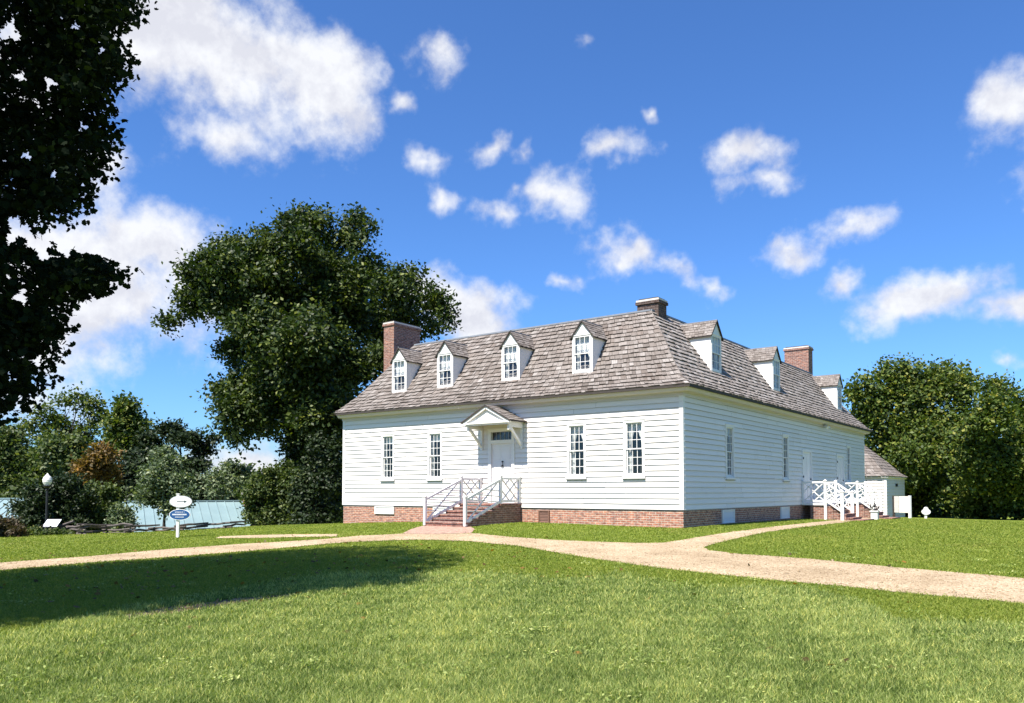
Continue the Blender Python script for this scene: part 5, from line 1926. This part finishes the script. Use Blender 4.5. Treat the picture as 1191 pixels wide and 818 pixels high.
def near_tree():
    foot = np.array([-3.6, -21.0])
    fz = float(hgt(*foot))
    org = np.array([foot[0], foot[1], fz])
    root = empty('foreground_tree', tuple(org), 'tall maple in deep shade overhanging the lawn from the left edge', 'tree')
    cen = np.array([-3.0, -21.2, 8.6])
    rad = np.array([3.8, 6.2, 6.0])
    ns = 8500
    d = unit(rng.normal(0, 1, (ns, 3)))
    rr = .35 + .67 * rng.random(ns) ** .6
    sc = cen + d * rad * rr[:, None]
    # the crown's own outline
    x, y, z = proj(sc)
    lim = np.interp(y, EDGE[:, 0], EDGE[:, 1]) - 58 - 25 * np.sin(y * .06 + 1) * np.sin(y * .023) - rng.uniform(0, 30, len(sc))
    ok = ((z > 1.0) & (x < lim)) | (z <= 1.0)
    ok &= (sc[:, 2] > 1.9) & ~((y > 258) & (y < 298) & (x > 10) & (z > 1))
    ok &= ~((z < 5.0) & (x > -150) & (z > 0))
    sc = sc[ok]
    # outer boughs: small bunches of leaf sprays along the hanging twigs
    ex = []
    for _ in range(270):
        y = rng.uniform(-60, 494)
        xm = np.interp(y, EDGE[:, 0], EDGE[:, 1])
        x = xm - 12 - abs(rng.normal(0, 50))
        dd = rng.uniform(9.5, 12.5)
        c = at(x, y, dd)
        k = rng.integers(2, 8)
        ex.append(c + rng.normal(0, 1, (k, 3)) * np.array([.17, .17, .10]))
    ex = np.concatenate(ex)
    x, y, z = proj(ex)
    ex = ex[x < np.interp(y, EDGE[:, 0], EDGE[:, 1]) - 3]
    sc = np.concatenate([sc, ex])
    ns = len(sc)
    per = 19
    sn = unit(np.array([0, 0, .8]) + rng.normal(0, .5, (ns, 3)))
    off = np.clip(rng.normal(0, 1, (ns, per, 3)), -1.8, 1.8) * .16
    off -= sn[:, None] * (off * sn[:, None]).sum(-1, keepdims=True) * .55
    P = (sc[:, None] + off).reshape(-1, 3)
    x, y, z = proj(P)
    lim = np.interp(y, EDGE[:, 0], EDGE[:, 1]) + 24
    ok = (z < .5) | (x < lim)
    for hx, hy, hr in ((12, 38, 13), (24, 88, 9), (58, 97, 8), (20, 268, 15), (48, 286, 15), (78, 277, 18), (24, 346, 9), (42, 420, 7), (96, 148, 7), (62, 205, 6), (30, 180, 6), (88, 30, 6), (120, 60, 5), (14, 440, 6)):
        wob = 1 + .35 * np.sin(np.arctan2(y - hy, x - hx) * 3 + hx) + rng.normal(0, .15, len(x))
        ok &= ~((z > .5) & (np.hypot(x - hx, y - hy) < hr * wob))
    N = (sn[:, None] + rng.normal(0, .8, (ns, per, 3))).reshape(-1, 3)
    P, N = P[ok], N[ok]
    R = np.clip(rng.normal(.35, .2, len(P)), 0, 1)
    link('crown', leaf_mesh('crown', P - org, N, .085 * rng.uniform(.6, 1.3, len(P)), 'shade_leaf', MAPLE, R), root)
    m = MB()
    fk = cen - org + np.array([0, 0, -4.2])
    limb(m, (0, 0, -.4), fk, .38, .27, .03, 6)
    lead = limb(m, fk, cen - org + np.array([0, 0, 5.2]), .26, .04, .05, 8)
    ends = [at(x, y, dd) for (x, y, dd) in ((40, 330, 10.8), (95, 60, 11.5), (110, 170, 11.2), (30, 400, 10.2), (10, 450, 9.8), (60, 215, 11.0), (140, 15, 12))]
    ends += [cen + unit(rng.normal(0, 1, (1, 3)))[0] * rad * .75 for _ in range(12)]
    for e in ends:
        s0 = lead[rng.integers(0, 6)]
        pts = limb(m, s0, e - org, .045, .006, .06, 8)
        for k in range(4):
            a = pts[rng.integers(3, 8)]
            b = (e - org) + rng.normal(0, .45, 3)
            gap = lambda q: 228 < proj(q + org)[1] < 305 and proj(q + org)[0] > 0
            if gap(a) or gap(b) or gap((a + b) / 2):
                continue
            if proj(b + org)[0] < np.interp(proj(b + org)[1], EDGE[:, 0], EDGE[:, 1]) - 6:
                limb(m, a, b, .014, .004, .08, 4)
    m.build('trunk', root, smooth=True)


near_tree()


# ------------------------------------------------------------------ grass
leaf_mat('mown_blade', (0.09, 0.13, 0.014), (0.175, 0.225, 0.028), (0.27, 0.29, 0.06), 0.32, 0.6)
RB = np.array([(-100, 770), (0, 745), (75, 728), (166, 707), (252, 692), (312, 680), (378, 671), (504, 669), (600, 671), (655, 676), (720, 670), (807, 685), (943, 686), (1009, 706), (1044, 725), (1191, 731), (1300, 735)], float)


def grass():
    n = 1350000
    half = math.atan(W0 / 2 / F_PX) * 1.36
    th = rng.uniform(-half, half, n)
    # spread evenly over the picture's height, a little denser near
    q = rng.random(n)
    dn, df = 4.6, 40.0
    dist = 1 / (1 / dn + (1 / df - 1 / dn) * q ** 0.62)
    dx, dy = np.tan(th) * dist, dist
    X = CAM[0] + dy * math.sin(YAW) + dx * RT[0]
    Y = CAM[1] + dy * math.cos(YAW) + dx * RT[1]
    pts = np.stack([X, Y], -1)
    pj = pts + rng.normal(0, 1, pts.shape) * (.05 + .10 * (rng.random((len(pts), 1)) < .25))
    ok = ~in_poly(pj, PATH) & ~in_poly(pj, SPUR) & ~in_poly(pts, AP)
    ok &= ~((X > -L - .05) & (X < .05) & (Y > -.05) & (Y < W + .05))
    ok &= ~((X > -8.1) & (X < -6.15) & (Y > -3.15) & (Y < 0)) & ~((X > 0) & (X < 2.6) & (Y > 11.9) & (Y < 19.4))
    ok &= ~(in_poly(pts, BARE) & (rng.random(n) < .8))
    X, Y, dist = X[ok], Y[ok], dist[ok]
    Z = hgt(X, Y)
    n = len(X)
    base = np.stack([X, Y, Z - .004], -1)
    px, py, _ = proj(base)
    rough = py > np.interp(px, RB[:, 0], RB[:, 1]) + rng.normal(0, 3, n)
    patch = np.sin(X * .8 + 1.3) * np.sin(Y * .9 + .4) + .7 * np.sin(X * 2.3 + Y * 1.7) + .5 * np.sin(X * 5.1 - Y * 4.3)
    patch2 = np.sin(X * 9.1 + Y * 3.3) + np.sin(X * 4.1 - Y * 8.7)
    h = np.where(rough, rng.uniform(.032, .082, n) * (1 + .14 * patch), rng.uniform(.022, .042, n))
    w = np.where(rough, .0029, .0033) * np.clip(dist / 6.5, 1, 5) * rng.uniform(.7, 1.4, n)
    az = rng.uniform(0, 2 * math.pi, n)
    a = np.stack([np.cos(az), np.sin(az), np.zeros(n)], -1)
    ln = rng.normal(0, 1, (n, 3)) * np.where(rough, .42, .55)[:, None]
    ln[:, 2] = 0
    tip = base + np.array([0, 0, 1.0]) * h[:, None] + ln * h[:, None]
    mid = base + np.array([0, 0, .55]) * h[:, None] + ln * h[:, None] * .32
    V = np.stack([base - a * w[:, None], base + a * w[:, None], mid + a * w[:, None] * .75, mid - a * w[:, None] * .75, tip], 1).reshape(-1, 3)
    i = (np.arange(n) * 5)[:, None]
    F = np.concatenate([i + 0, i + 1, i + 2, i + 3, i + 3, i + 2, i + 4], 1).ravel()
    cnt = np.tile([4, 3], n)
    r = np.where(rough, rng.normal(.45, .33, n) + .08 * patch + .05 * patch2, rng.normal(.5, .2, n) + .05 * patch)
    r = np.clip(r, 0, 1)
    mi = np.where(rough, 0, 1)
    me = np_mesh('grass', V, F, cnt, ['grass_blade', 'mown_blade'], np.repeat(mi, 2), np.repeat(r, 2))
    tag(link('grass', me), 'green grass of the lawn, long in front and mown beyond', 'grass', None, 'stuff')


grass()


def fallen_leaves():
    n = 420
    P = np.stack([rng.normal(-1.5, 4.5, n), rng.normal(-14.5, 3.2, n)], -1)
    P = np.concatenate([P, np.stack([rng.uniform(-10, 14, 160), rng.uniform(-18, -5, 160)], -1)])
    P = P[~in_poly(P, PATH) | (rng.random(len(P)) < .12)]
    Z = hgt(P[:, 0], P[:, 1]) + .03
    me = leaf_mesh('fallen_leaves', np.c_[P, Z], np.array([0, 0, 1.0]) + rng.normal(0, .4, (len(P), 3)), .085 * rng.uniform(.5, 1.2, len(P)), 'orange_leaf', MAPLE, rng.random(len(P)))
    tag(link('fallen_leaves', me), 'few dry leaves scattered over lawn and path', 'leaves', None, 'stuff')


fallen_leaves()


def path_stones():
    """loose pebbles on the gravel"""
    n = 26000
    q = rng.random(n)
    dist = 1 / (1 / 9.5 + (1 / 26 - 1 / 9.5) * q)
    th = rng.uniform(-.62, .62, n)
    dx, dy = np.tan(th) * dist, dist
    X = CAM[0] + dy * math.sin(YAW) + dx * RT[0]
    Y = CAM[1] + dy * math.cos(YAW) + dx * RT[1]
    k = in_poly(np.stack([X, Y], -1) + rng.normal(0, .07, (n, 2)), PATH)
    X, Y = X[k], Y[k]
    n = len(X)
    c = np.stack([X, Y, hgt(X, Y) + .008], -1)
    s = rng.uniform(.006, .019, n) * (1 + (rng.random(n) < .04) * 1.2)
    O = np.array([(1, 0, 0), (0, 1, 0), (-1, 0, 0), (0, -1, 0), (0, 0, .7), (0, 0, -.7)])
    V = c[:, None] + s[:, None, None] * O[None] * rng.uniform(.6, 1.3, (n, 6, 1))
    T_ = np.array([(0, 1, 4), (1, 2, 4), (2, 3, 4), (3, 0, 4), (1, 0, 5), (2, 1, 5), (3, 2, 5), (0, 3, 5)])
    F = (np.arange(n) * 6)[:, None, None] + T_[None]
    me = np_mesh('path_stones', V.reshape(-1, 3), F.ravel(), np.full(n * 8, 3), ['gravel'])
    tag(link('path_stones', me), 'loose pebbles lying on the tan gravel path', 'pebbles', None, 'stuff')


path_stones()


def lawn_weeds():
    """clover and plantain between the blades"""
    P, N, R, S = [], [], [], []
    for _ in range(230):
        d = 5.0 + 13 * rng.random() ** 1.3
        t = rng.uniform(-.62, .62)
        c = CAM[:2] + np.array([math.sin(YAW), math.cos(YAW)]) * d + RT[:2] * math.tan(t) * d
        if in_poly(c[None], PATH)[0]:
            continue
        k = int(rng.integers(14, 80))
        r = rng.uniform(.05, .28)
        p = c + rng.normal(0, r, (k, 2))
        P.append(np.c_[p, hgt(p[:, 0], p[:, 1]) + rng.uniform(.03, .075, k)])
        N.append(np.array([0, 0, 1.0]) + rng.normal(0, .35, (k, 3)))
        R.append(np.clip(rng.normal(rng.uniform(.3, .7), .15, k), 0, 1))
        S.append(rng.uniform(.018, .042, k))
    P, N, R, S = map(np.concatenate, (P, N, R, S))
    tag(link('lawn_weeds', leaf_mesh('lawn_weeds', P, N, S, 'grass_blade', RHOMB, R)), 'clover and small weeds growing in the lawn', 'weeds', None, 'stuff')


lawn_weeds()
